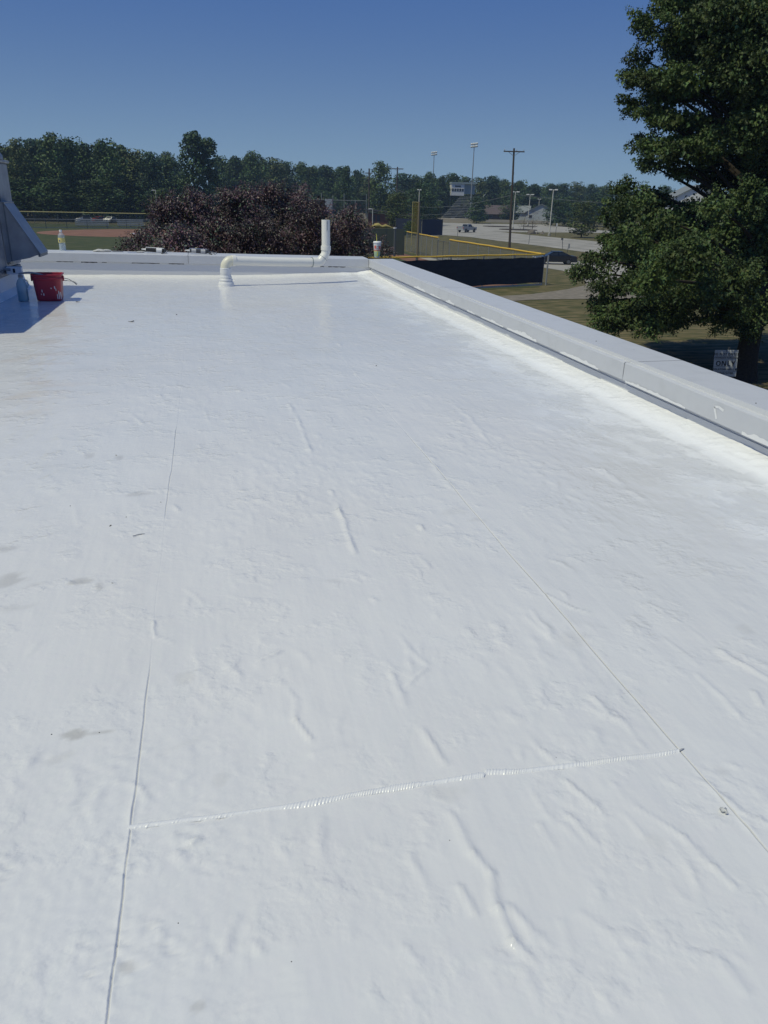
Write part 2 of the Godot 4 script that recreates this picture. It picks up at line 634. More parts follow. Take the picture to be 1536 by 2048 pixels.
	var ridges := [[0.362,-0.992,0.370,-0.899,0.016,0.0050],[0.370,-0.899,0.385,-0.855,0.016,0.0050],[0.385,-0.855,0.378,-0.789,0.016,0.0050],[0.378,-0.789,0.376,-0.733,0.016,0.0050],[0.376,-0.733,0.396,-0.697,0.016,0.0050],
		[0.330,-0.841,0.341,-0.788,0.012,0.0040],[0.378,-0.689,0.379,-0.630,0.018,0.0040],[0.599,-1.035,0.629,-0.945,0.011,0.0040],[0.686,-1.005,0.699,-0.938,0.011,0.0050],[0.699,-0.938,0.742,-0.864,0.011,0.0050],
		[0.742,-0.864,0.754,-0.797,0.011,0.0050],[0.754,-0.797,0.762,-0.755,0.011,0.0050],[0.666,-0.932,0.674,-0.878,0.012,0.0050],[0.507,-0.939,0.514,-0.882,0.012,0.0040],[0.567,-0.946,0.586,-0.878,0.012,0.0050],
		[0.550,-0.931,0.559,-0.889,0.012,0.0040],[0.566,-0.839,0.572,-0.818,0.016,0.0060],[0.646,-0.845,0.661,-0.785,0.014,0.0050],[0.661,-0.785,0.669,-0.750,0.014,0.0050],[0.712,-0.854,0.712,-0.795,0.013,0.0040],
		[0.712,-0.795,0.694,-0.740,0.013,0.0040],[0.502,-0.756,0.530,-0.707,0.018,0.0050],[0.465,-0.750,0.456,-0.701,0.013,0.0050],[0.522,-0.721,0.533,-0.661,0.016,0.0030],[0.659,-0.652,0.665,-0.597,0.016,0.0040],
		[0.373,-1.228,0.388,-1.118,0.016,0.0050],[0.776,-1.265,0.783,-1.209,0.013,0.0040],[0.762,-1.635,0.781,-1.518,0.014,0.0030],[1.069,-1.465,1.084,-1.338,0.014,0.0030],[1.059,-1.300,1.056,-1.149,0.016,0.0040],
		[1.172,-1.388,1.206,-1.253,0.020,0.0050],[0.935,-1.020,0.945,-1.004,0.014,0.0080],[0.413,-1.596,0.437,-1.467,0.015,0.0030],[0.386,-1.385,0.435,-1.436,0.013,0.0040],[0.356,-1.430,0.357,-1.316,0.016,0.0040],
		[1.142,-1.215,1.127,-1.171,0.013,0.0050],[0.268,-0.919,0.276,-0.852,0.014,0.0030],[0.395,-0.791,0.412,-0.734,0.014,0.0040],[0.421,-0.737,0.431,-0.714,0.012,0.0040],[0.378,-1.051,0.385,-0.999,0.013,0.0040],
		[0.799,-1.206,0.801,-1.099,0.013,0.0020],[-0.017,-0.855,-0.033,-0.803,0.015,0.0040],[0.105,-1.456,0.135,-1.375,0.010,0.0040],[0.135,-1.375,0.122,-1.308,0.010,0.0040],[0.122,-1.308,0.145,-1.239,0.010,0.0040],
		[0.154,-0.852,0.146,-0.788,0.014,0.0040],[0.010,-0.807,0.016,-0.790,0.013,0.0040],[-0.188,-1.766,-0.178,-1.691,0.012,0.0040],[-0.178,-1.691,-0.136,-1.660,0.012,0.0040],[0.066,-1.546,0.115,-1.569,0.013,0.0060],
		[0.095,-1.098,0.122,-1.098,0.010,0.0080],[-0.085,-1.016,-0.069,-1.021,0.014,0.0060],[-0.101,-0.997,-0.092,-0.975,0.016,0.0060],[0.139,-1.023,0.119,-0.908,0.020,0.0040],[0.149,-1.193,0.210,-1.204,0.018,0.0040],
		[0.401,-2.636,0.401,-2.427,0.016,0.0060],[0.401,-2.427,0.400,-2.266,0.016,0.0060],[0.400,-2.266,0.389,-2.085,0.016,0.0060],[0.626,-2.909,0.703,-2.815,0.016,0.0040],[0.703,-2.815,0.811,-2.815,0.016,0.0040],
		[1.537,-2.706,1.529,-2.460,0.018,0.0050],[1.529,-2.460,1.532,-2.322,0.018,0.0050],[1.262,-3.833,1.240,-3.421,0.030,0.0040],[1.240,-3.421,1.201,-3.162,0.030,0.0040],[0.380,-3.943,0.393,-3.582,0.022,0.0050],
		[0.393,-3.582,0.382,-3.014,0.022,0.0050],[0.582,-2.034,0.589,-1.942,0.015,0.0040],[0.868,-1.730,0.907,-1.648,0.012,0.0030],[0.907,-1.648,0.940,-1.621,0.012,0.0030],[0.790,-1.655,0.789,-1.534,0.013,0.0040],
		[0.646,-2.259,0.646,-2.226,0.018,0.0070],[0.388,-1.784,0.393,-1.774,0.017,0.0070],[0.387,-1.929,0.396,-1.916,0.022,0.0060],[0.861,-2.874,0.853,-2.594,0.030,0.0050],[1.059,-2.372,1.072,-2.357,0.014,0.0060],
		[-0.051,-3.861,-0.040,-3.693,0.016,0.0030],[-0.040,-3.693,0.078,-3.678,0.016,0.0030],[-0.409,-3.858,-0.338,-3.666,0.020,0.0040],[-0.575,-3.613,-0.478,-3.517,0.020,0.0050],[-0.165,-2.576,-0.147,-2.526,0.018,0.0080],
		[-0.643,-2.950,-0.581,-2.844,0.018,0.0040],]
	for r in ridges:
		add_ridge.call(r[0], r[1], r[2], r[3], r[4] * .55, r[5] * .95)
	rng.seed = 77
	for k in 340:
		var px := rng.randf_range(-.9, 2.0)
		var pz := -exp(rng.randf_range(log(.6), log(6.0)))
		var ln := rng.randf_range(.015, .10) * (1.0 + .25 * absf(pz))
		var an := rng.randf_range(-.35, .35)
		var w := rng.randf_range(.0045, .009) * (1.0 + .18 * absf(pz))
		var hh := rng.randf_range(.0006, .0022)
		var bits := rng.randi_range(2, 4)
		for b in bits:
			var qx := px + sin(an) * ln / bits
			var qz := pz - cos(an) * ln / bits
			var f := sin(PI * (b + .6) / (bits + .2))
			add_ridge.call(px, pz, qx, qz, w * (.6 + .5 * f), hh * (.35 + .65 * f))
			px = qx
			pz = qz
			an += rng.randf_range(-.5, .5)
	# stains
	var stain := func(sx: float, sz: float, ax: float, az: float, turn: float, amt: float) -> void:
		var i0 := rx.bsearch(sx - ax - az)
		var i1 := mini(rx.bsearch(sx + ax + az), nx - 1)
		for j in nz:
			if absf(rz[j] - sz) > ax + az:
				continue
			for i in range(i0, i1 + 1):
				var p := Vector2(rx[i] - sx, rz[j] - sz).rotated(turn)
				var q := Vector2(p.x / ax, p.y / az).length() + .55 * und.get_noise_2d(rx[i] * 1500.0, rz[j] * 1500.0)
				var k := smoothstep(1.0, .45, q) * amt
				cs[j * nx + i] = cs[j * nx + i].lerp(Color(.34, .33, .31), k)
	for s in [[-.314, -1.346, .034, .020, .0, .5], [-.262, -1.341, .045, .004, .1, .4], [-.21, -1.336, .04, .003, .0, .25], [-.393, -2.026, .05, .022, .3, .4], [-.343, -1.988, .016, .03, .2, .35],
			[-.585, -2.06, .05, .05, .0, .35], [-.65, -2.284, .05, .03, .0, .3], [-.282, -2.705, .05, .03, .1, .32], [-.167, -.803, .016, .011, .0, .3], [-.07, -.725, .013, .011, .0, .3],
			[-.52, -3.2, .03, .05, .0, .25], [-.40, -3.15, .02, .04, .0, .3], [-.33, -1.28, .03, .02, .5, .15], [-1.2, -4.9, .35, .12, .0, .06], [-1.1, -4.2, .3, .1, .0, .05], [-1.3, -6.1, .3, .1, .0, .07]]:
		stain.call(s[0], s[1], s[2], s[3], s[4], s[5])
	rng.seed = 88
	for k in 26:
		var sz := -exp(rng.randf_range(log(.75), log(7.0)))
		var sx := rng.randf_range(-.35 + .16 * sz, minf(.75 - .45 * sz, 2.0))
		stain.call(sx, sz, rng.randf_range(.015, .05) * (1.0 - .3 * sz), rng.randf_range(.006, .03) * (1.0 - .3 * sz), rng.randf_range(-.6, .6), rng.randf_range(.05, .15))
	var ns := PackedVector3Array()
	var uv := PackedVector2Array()
	ns.resize(nx * nz)
	uv.resize(nx * nz)
	for j in nz:
		for i in nx:
			var e := vs[j * nx + mini(i + 1, nx - 1)] - vs[j * nx + maxi(i - 1, 0)]
			var f := vs[mini(j + 1, nz - 1) * nx + i] - vs[maxi(j - 1, 0) * nx + i]
			var n := f.cross(e).normalized()
			ns[j * nx + i] = n if n.y > 0.0 else -n
			uv[j * nx + i] = Vector2(vs[j * nx + i].x, vs[j * nx + i].z)
	var id := PackedInt32Array()
	for j in nz - 1:
		for i in nx - 1:
			var a := j * nx + i
			# clockwise seen from above (rows run away from the viewer)
			id.append_array(PackedInt32Array([a, a + nx, a + nx + 1, a, a + nx + 1, a + 1]))
	var arr := []
	arr.resize(Mesh.ARRAY_MAX)
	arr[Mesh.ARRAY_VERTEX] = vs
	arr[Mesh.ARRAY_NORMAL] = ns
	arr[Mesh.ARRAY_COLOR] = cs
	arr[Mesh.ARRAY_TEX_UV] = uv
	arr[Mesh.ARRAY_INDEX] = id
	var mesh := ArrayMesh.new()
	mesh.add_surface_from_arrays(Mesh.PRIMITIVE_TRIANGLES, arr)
	var m := mat(Color.WHITE, .18, 0.0, .27)
	m.vertex_color_use_as_albedo = true
	m.heightmap_enabled = true
	m.heightmap_texture = roof_relief()
	m.heightmap_scale = ROOF_BUMP
	m.uv1_scale = Vector3(1.0 / 1.7, 1.0 / 1.7, 1.0)
	M.roof = m
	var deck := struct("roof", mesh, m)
	# the deck goes on to the left and behind
	var st := mb()
	var up := Vector3.UP
	quad(st, Vector3(-12, 0, 6), Vector3(-2.7, 0, 6), Vector3(-2.7, 0, EDGE_Z), Vector3(-12, 0, EDGE_Z), up)
	quad(st, Vector3(-2.7, 0, 6), Vector3(EDGE_X, 0, 6), Vector3(EDGE_X, 0, -.2), Vector3(-2.7, 0, -.2), up)
	part("roof_field", st.commit(), mat(lin(.72, .725, .732), .36), deck)
	# the brushed bead of sealant across one sheet, from seam to seam
	st = mb()
	var rows := []
	var nseg := 640
	for i in nseg + 1:
		var t := float(i) / nseg
		var bx := lerpf(SEAM_L - .004, SEAM_R - .002, t)
		var bz := -1.072 + .0035 * sin(t * 9.0) + .004 * und.get_noise_2d(bx * 300.0, 5.0) - .007 * smoothstep(.455, .459, bx) * smoothstep(.52, .46, bx)
		var half := .0054 + .0024 * und.get_noise_2d(bx * 700.0, 55.0)
		var rib := (.5 + .5 * sin(bx * 1150.0 + 30.0 * und.get_noise_2d(bx * 350.0, 15.0))) * clampf(.62 + 1.3 * und.get_noise_2d(bx * 420.0, 45.0) + .9 * lump.get_noise_2d(bx * 5200.0, 65.0), .04, 1.1)
		rib = (.35 + .65 * rib) * (.8 + .5 * und.get_noise_2d(bx * 900.0, 25.0))
		var row := []
		for k in 9:
			var u := (k - 4) / 4.0
			var hh := (1.0 - u * u) * (1.0 - u * u) * (.0008 + .0024 * rib) if absf(u) < 1.0 else -.0012
			if u > -.1 and u < .8:
				hh += .0009 * rib
			var zz := bz + u * half * (1.0 + .7 * rib)
			row.append(Vector3(bx - u * .004, roof_base(bx, zz) + und.get_noise_2d(bx * 80.0, zz * 80.0) * .0045 + und.get_noise_2d(bx * 330.0 + 500.0, zz * 210.0) * .0026 + .0008 + hh, zz))
		rows.append(row)
	loft(st, rows, false, false, false)
	part("sealant_bead", st.commit(), mat(lin(.78, .785, .79), .3), deck)

const ROOF_BUMP := .27

func roof_relief() -> ImageTexture:
	# 1.7 m of rolled coating: orange peel everywhere, rougher dabs in patches
	var n := 1024
	var a := FastNoiseLite.new()
	a.seed = 41
	a.frequency = .075
	a.fractal_octaves = 3
	var b := FastNoiseLite.new()
	b.seed = 42
	b.frequency = .02
	b.fractal_octaves = 3
	b.domain_warp_enabled = true
	b.domain_warp_amplitude = 14.0
	b.domain_warp_frequency = .02
	var c := FastNoiseLite.new()
	c.seed = 43
	c.frequency = .006
	c.fractal_octaves = 3
	var e := FastNoiseLite.new()
	e.seed = 44
	e.frequency = .03
	e.fractal_octaves = 3
	var ie := e.get_seamless_image(n, n / 8)
	ie.resize(n, n, Image.INTERPOLATE_CUBIC)
	ie.convert(Image.FORMAT_L8)
	var de := ie.get_data()
	var ia := a.get_seamless_image(n, n)
	var ib := b.get_seamless_image(n, n)
	var ic := c.get_seamless_image(n, n)
	ia.convert(Image.FORMAT_L8)
	ib.convert(Image.FORMAT_L8)
	ic.convert(Image.FORMAT_L8)
	var da := ia.get_data()
	var db := ib.get_data()
	var dc := ic.get_data()
	var o := PackedFloat32Array()
	o.resize(n * n)
	for i in n * n:
		var m := clampf((dc[i] - 118.0) / 60.0, 0.0, 1.0)
		o[i] = (da[i] / 255.0) * (.10 + .26 * m) + maxf(db[i] - 120.0, 0.0) / 135.0 * (.2 + .9 * m) + (de[i] / 255.0) * (.36 - .2 * m)
	var im := Image.create_from_data(n, n, false, Image.FORMAT_RF, o.to_byte_array())
	return ImageTexture.create_from_image(im)

# ---------------------------------------------------------------- parapets
func cope_y(z: float) -> float:
	return .172 + .0058 * absf(z)

func build_parapets() -> void:
	# right parapet: wall, a strip of flashing, coping in lengths
	var w := thing("parapet_wall", "long low parapet along the right edge of the white roof with pale metal coping", "parapet")
	var st := mb()
	quad(st, Vector3(EDGE_X, -.1, 6), Vector3(EDGE_X, cope_y(6) - .01, 6), Vector3(EDGE_X, cope_y(11.3) - .01, -11.3), Vector3(EDGE_X, -.1, -11.3), Vector3.LEFT)
	box(st, Vector3(EDGE_X + .16, -.15, -2.75), Vector3(.31, .5, 17.5))
	part("wall", st.commit(), M.wall_coat, w)
	# thin flashing edge on the face
	st = mb()
	var row0 := []
	for k in 40:
		var z := 6.0 - k * 17.2 / 39.0
		row0.append([Vector3(EDGE_X - .006, cope_y(z) - .127, z), Vector3(EDGE_X - .004, .0, z)])
	for k in 39:
		quad(st, row0[k][0], row0[k + 1][0], row0[k + 1][1], row0[k][1], Vector3.LEFT)
		quad(st, row0[k][0], row0[k + 1][0], row0[k + 1][0] + Vector3(.006, 0, 0), row0[k][0] + Vector3(.006, 0, 0), Vector3.UP)
	part("flashing", st.commit(), M.wall_coat, w)
	var joints := [6.0, 3.52, -.19, -3.9, -7.62, -11.28]
	coat_laps(w)
	for i in joints.size() - 1:
		coping_length(w, Vector3(0, 0, joints[i] - .003), Vector3(0, 0, joints[i + 1] + .003), true)
	# the far parapet
	var f := thing("parapet_wall", "low parapet across the far end of the white roof, shaded side facing the camera", "parapet")
	st = mb()
	quad(st, Vector3(-12, -.1, EDGE_Z), Vector3(-12, .27, EDGE_Z), Vector3(EDGE_X + .2, .23, EDGE_Z), Vector3(EDGE_X + .2, -.1, EDGE_Z), Vector3.BACK)
	box(st, Vector3(-4.7, -.15, EDGE_Z - .22), Vector3(14.6, .5, .43))
	part("wall", st.commit(), M.wall_coat, f)
	var xs := [-12.0, -7.66, -3.95, -.24, 2.262]
	for i in xs.size() - 1:
		coping_length(f, Vector3(xs[i] + .003, 0, 0), Vector3(xs[i + 1] - .003, 0, 0), false)
	# torn caulk under the far coping
	for s in [[-1.93, -1.72, .006], [-1.62, -1.42, .011], [-1.36, -1.3, .006], [-.98, -.62, .007], [-.5, -.3, .009], [1.38, 1.62, .008], [1.68, 1.93, .01]]:
		st = mb()
		var a := []
		for k in 9:
			var xx := lerpf(s[0], s[1], k / 8.0)
			var yy := far_y(xx) - .113
			var t: float = s[2] * (.35 + .65 * absf(sin(k * 2.1 + s[0] * 5.0)))
			a.append([Vector3(xx, yy + t * .3, EDGE_Z + .003), Vector3(xx, yy - t, EDGE_Z + .003)])
		for k in 8:
			quad(st, a[k][0], a[k + 1][0], a[k + 1][1], a[k][1], Vector3.BACK)
		part("open_joint", st.commit(), M.dark_gap, f)

func far_y(x: float) -> float:
	return lerpf(.29, .243, clampf((x + 2.0) / 4.2, 0.0, 1.0))

func coping_length(parent: Node3D, a: Vector3, b: Vector3, right: bool) -> void:
	# cross-section: drip edge, face, rounded brow, top falling inward, outer brow and face
	var st := mb()
	var sec := [Vector2(.012, -.102), Vector2(0.0, -.100), Vector2(.0, -.006), Vector2(.002, -.002), Vector2(.006, .0), Vector2(.36, .006), Vector2(.368, .004), Vector2(.37, -.002), Vector2(.37, -.09), Vector2(.358, -.092)]
	var n := 14
	var lines := []
	for k in n + 1:
		var p := a.lerp(b, float(k) / n)
		var row := []
		for s in sec:
			var dent: float = .0026 * und.get_noise_2d(p.x * 120.0 + p.z * 120.0, s.x * 300.0)
			if right:
				row.append(Vector3(EDGE_X - .035 + s.x + (dent if s.x < .3 else 0.0), cope_y(p.z) + s.y + dent, p.z))
			else:
				row.append(Vector3(p.x, far_y(p.x) + s.y * 1.08 + dent, EDGE_Z + .02 - s.x * 1.2 + dent))
		lines.append(row)
	for k in n:
		for i in sec.size() - 1:
			var p: Vector3 = lines[k][i]
			var q: Vector3 = lines[k][i + 1]
			var r: Vector3 = lines[k + 1][i + 1]
			var s: Vector3 = lines[k + 1][i]
			var nn := (q - p).cross(s - p).normalized()
			var mid := Vector3(EDGE_X + .14, cope_y(p.z) - .2, p.z) if right else Vector3(p.x, far_y(p.x) - .2, EDGE_Z - .2)
			if nn.dot((p + r) * .5 - mid) < 0.0:
				nn = -nn
			quad(st, p, q, r, s, nn)
	part("coping", st.commit(), M.coping, parent)

func build_building() -> void:
	var b := thing("building", "brick building under the white roof, seen only from above", "building")
	var st := mb()
	box(st, Vector3(-4.72, -2.85, -2.8), Vector3(14.7, 4.68, 17.6))
	part("wall", st.commit(), M.brick, b)

# ragged laps of fresh white coating brushed up on the lower edge of the right-hand coping
func coat_laps(w: Node3D) -> void:
	rng.seed = 55
	var z := -2.2
	while z > -8.5:
		var ln := rng.randf_range(.12, .75)
		var st := mb()
		var n := int(ln / .02) + 2
		var top := []
		var hmax := rng.randf_range(.012, .03)
		for k in n:
			var t := float(k) / (n - 1)
			var zz := z - ln * t
			var h := hmax * (.35 + .65 * sin(PI * t)) * (.5 + 1.2 * absf(und.get_noise_2d(zz * 900.0, 31.0))) + .004 * rng.randf()
			var x := EDGE_X - .0365
			top.append([Vector3(x, cope_y(zz) - .1035, zz), Vector3(x, cope_y(zz) - .1 + h, zz)])
		for k in n - 1:
			quad(st, top[k][0], top[k + 1][0], top[k + 1][1], top[k][1], Vector3.LEFT)
		part("coating_lap", st.commit(), M.fresh_coat, w)
		z -= ln + rng.randf_range(.02, .5)
	# a hooked smear of coating
	var st2 := mb()
	var x2 := EDGE_X - .037
	for seg in [[Vector2(-3.02, -.085), Vector2(-3.05, -.035)], [Vector2(-3.05, -.035), Vector2(-3.02, -.028)], [Vector2(-3.02, -.028), Vector2(-2.98, -.036)]]:
		var a := Vector3(x2, cope_y(3.0) + seg[0].y, seg[0].x)
		var b := Vector3(x2, cope_y(3.0) + seg[1].y, seg[1].x)
		var d := (b - a).normalized().cross(Vector3.LEFT) * .006
		quad(st2, a - d, b - d, b + d, a + d, Vector3.LEFT)
	part("coating_smear", st2.commit(), M.fresh_coat, w)

# ---------------------------------------------------------------- things on the roof
func build_rooftop_unit() -> void:
	var u := thing("rooftop_unit", "grey sheet metal rooftop unit with a sloping hood at the left edge of the roof", "rooftop unit")
	var st := mb()
	# cabinet: long low bay towards the viewer, taller bay behind it
	box(st, Vector3(-3.25, .73, -7.58), Vector3(2.42, .94, 2.76), Basis(), .012)
	part("cabinet", st.commit(), M.unit_metal, u)
	st = mb()
	box(st, Vector3(-3.25, .78, -9.335), Vector3(2.42, 1.02, .73), Basis(), .012)
	part("cabinet", st.commit(), M.unit_metal, u)
	st = mb()
	box(st, Vector3(-3.26, 1.305, -9.33), Vector3(2.48, .03, .80), Basis(), .008)
	tube(st, [Vector3(-2.14, 1.32, -9.4), Vector3(-2.14, 1.36, -9.4), Vector3(-2.14, 1.40, -9.4), Vector3(-2.14, 1.425, -9.4)], [.13, .13, .10, .02], 14)
	part("cap", st.commit(), M.unit_metal, u)
	# panel seams on the right face of the rear bay
	for z in [-9.06, -9.14]:
		st = mb()
		tube(st, [Vector3(-2.036, .3, z), Vector3(-2.036, 1.28, z)], .008, 5)
		part("panel_seam", st.commit(), M.unit_dark, u)
	# hood: cheek towards the viewer, sloping top, far cheek
	st = mb()
	var prof := [Vector2(-2.035, .905), Vector2(-1.985, .905), Vector2(-1.70, .412), Vector2(-1.80, .372), Vector2(-2.035, .325)]
	prism(st, prof, .008, Transform3D(Basis(), Vector3(0, 0, -9.0)))
	part("hood_cheek", st.commit(), M.unit_metal, u)
	st = mb()
	prism(st, prof, .008, Transform3D(Basis(), Vector3(0, 0, -9.4)))
	part("hood_cheek", st.commit(), M.unit_metal, u)
	st = mb()
	var d := Vector3(-1.70 + 1.985, .412 - .905, 0)
	box(st, Vector3(-1.8425, .6585, -9.2) + Vector3(.006, .004, 0), Vector3(d.length() + .01, .008, .43), Basis(Vector3(0, 0, 1), atan2(d.y, d.x)), .002)
	box(st, Vector3(-2.0, .908, -9.2), Vector3(.07, .008, .43), Basis(), .002)
	part("hood_top", st.commit(), M.unit_metal, u)
	st = mb()
	box(st, Vector3(-1.705, .398, -9.2), Vector3(.02, .03, .42))
	box(st, Vector3(-1.98, .62, -8.992), Vector3(.012, .56, .006))
	part("hood_flange", st.commit(), M.unit_dark, u)
	# base rail, junction box and the white kerb under the unit
	st = mb()
	box(st, Vector3(-3.2, .225, -8.0), Vector3(2.3, .07, 3.4), Basis(), .006)
	part("base_rail", st.commit(), M.unit_dark, u)
	st = mb()
	box(st, Vector3(-1.965, .25, -8.97), Vector3(.15, .075, .11), Basis(Vector3.UP, .12), .006)
	part("junction_box", st.commit(), M.white_paint, u)
	st = mb()
	box(st, Vector3(-1.958, .25, -8.912), Vector3(.02, .04, .006))
	part("knockout", st.commit(), M.dark_gap, u)
	st = mb()
	tube(st, smooth_line([Vector3(-2.2, .24, -8.9), Vector3(-2.08, .27, -8.86), Vector3(-1.98, .262, -8.87)]), .014, 7)
	part("conduit", st.commit(), M.mid_grey, u)
	st = mb()
	prism(st, [Vector2(-4.4, -.02), Vector2(-1.97, -.02), Vector2(-2.04, .06), Vector2(-2.07, .19), Vector2(-4.4, .19)], 3.5, Transform3D(Basis(), Vector3(0, 0, -8.05)))
	part("kerb", st.commit(), M.white_paint, u)

func build_vent_pipe() -> void:
	var v := thing("vent_pipe", "cream plastic vent pipe running sideways then up, by the far parapet", "vent pipe")
	var b := Vector3(.222, -.01, -9.95)
	var r := .054
	var el := b + Vector3(0, .29, 0)          # centre height of the run
	var e := Vector3(1.485, .262, -10.25)     # where the run turns up
	var dir := (e - el).normalized()
	var st := mb()
	# flashing boot built up with mastic
	lathe(st, [Vector2(.098, -.01), Vector2(.094, .03), Vector2(.088, .055), Vector2(.074, .062), Vector2(.082, .072), Vector2(.08, .088), Vector2(.066, .094), Vector2(.073, .104), Vector2(.068, .124), Vector2(.06, .14)], 26, b)
	part("boot", st.commit(), M.white_paint, v)
	st = mb()
	lathe(st, [Vector2(.056, .12), Vector2(.06, .125), Vector2(.067, .14), Vector2(.062, .152), Vector2(.068, .163), Vector2(.065, .21), Vector2(.068, .215), Vector2(.062, .22)], 24, b)
	part("coupling", st.commit(), M.white_paint, v)
	# sweep elbow
	st = mb()
	var c0 := b + Vector3(0, .2, 0)
	var pts := [c0]
	for k in 9:
		var a := PI * .5 * k / 8.0
		pts.append(c0 + Vector3.UP * (.02 + .085 * sin(a)) + dir * .085 * (1.0 - cos(a)))
	pts.append(pts[-1] + dir * .03)
	var rad := []
	for k in pts.size():
		rad.append(.0605)
	tube(st, pts, rad, 22)
	part("elbow", st.commit(), M.pvc_old, v)
	var run0: Vector3 = pts[-1]
	st = mb()
	tube(st, [run0 - dir * .03, run0 + dir * .012], .0665, 22)
	part("collar", st.commit(), M.pvc, v)
	# horizontal run
	st = mb()
	var run1 := e - dir * .12
	tube(st, [run0 - dir * .02, run0.lerp(run1, .5) + Vector3(0, -.004, 0), run1], r, 22)
	part("pipe_run", st.commit(), M.pvc, v)
	# the elbow that turns up in two bends
	st = mb()
	var up0 := run1
	var lean := Vector3(dir.x * .62, .78, dir.z * .62).normalized()
	var q := [up0 - dir * .05, up0, up0 + dir * .035, up0 + dir * .055 + lean * .02, up0 + dir * .06 + lean * .11, up0 + dir * .062 + lean * .13 + Vector3.UP * .03, up0 + dir * .062 + lean * .13 + Vector3.UP * .10]
	tube(st, q, [.0615, .0615, .060, .058, .056, .058, .0585], 22)
	part("elbow", st.commit(), M.pvc, v)
	st = mb()
	tube(st, [up0 - dir * .056, up0 - dir * .05, up0 - dir * .046], .0625, 22)
	tube(st, [q[4] - lean * .045, q[4] - lean * .039], .0592, 22)
	part("joint_line", st.commit(), M.grey_print, v)
	var top: Vector3 = q[6]
	st = mb()
	tube(st, [top - Vector3.UP * .055, top - Vector3.UP * .004, top], [.0635, .0635, .0605], 22)
	part("collar", st.commit(), M.pvc, v)
	# riser, open at the top
	st = mb()
	var h := .775 - top.y
	var rings := []
	for p in [Vector2(r, -.02), Vector2(r, h), Vector2(r - .006, h), Vector2(r - .006, h - .2)]:
		rings.append(circle(top + Vector3.UP * p.y, Vector3.UP, p.x, 22))
	loft(st, rings, false, true)
	part("riser", st.commit(), M.pvc, v)
	st = mb()
	for k in 3:
		var a0 := .18 + k * .07
		var p0 := top + Vector3(sin(a0 - .12), 0, cos(a0 - .12)) * (r + .0006)
		var p1 := top + Vector3(sin(a0 - .05), 0, cos(a0 - .05)) * (r + .0006)
		quad(st, p0 + Vector3.UP * (h - .14 + .01 * k), p1 + Vector3.UP * (h - .14 + .01 * k), p1 + Vector3.UP * (h - .01), p0 + Vector3.UP * (h - .01), Vector3(sin(a0), 0, cos(a0)))
	part("print_line", st.commit(), M.grey_print, v)

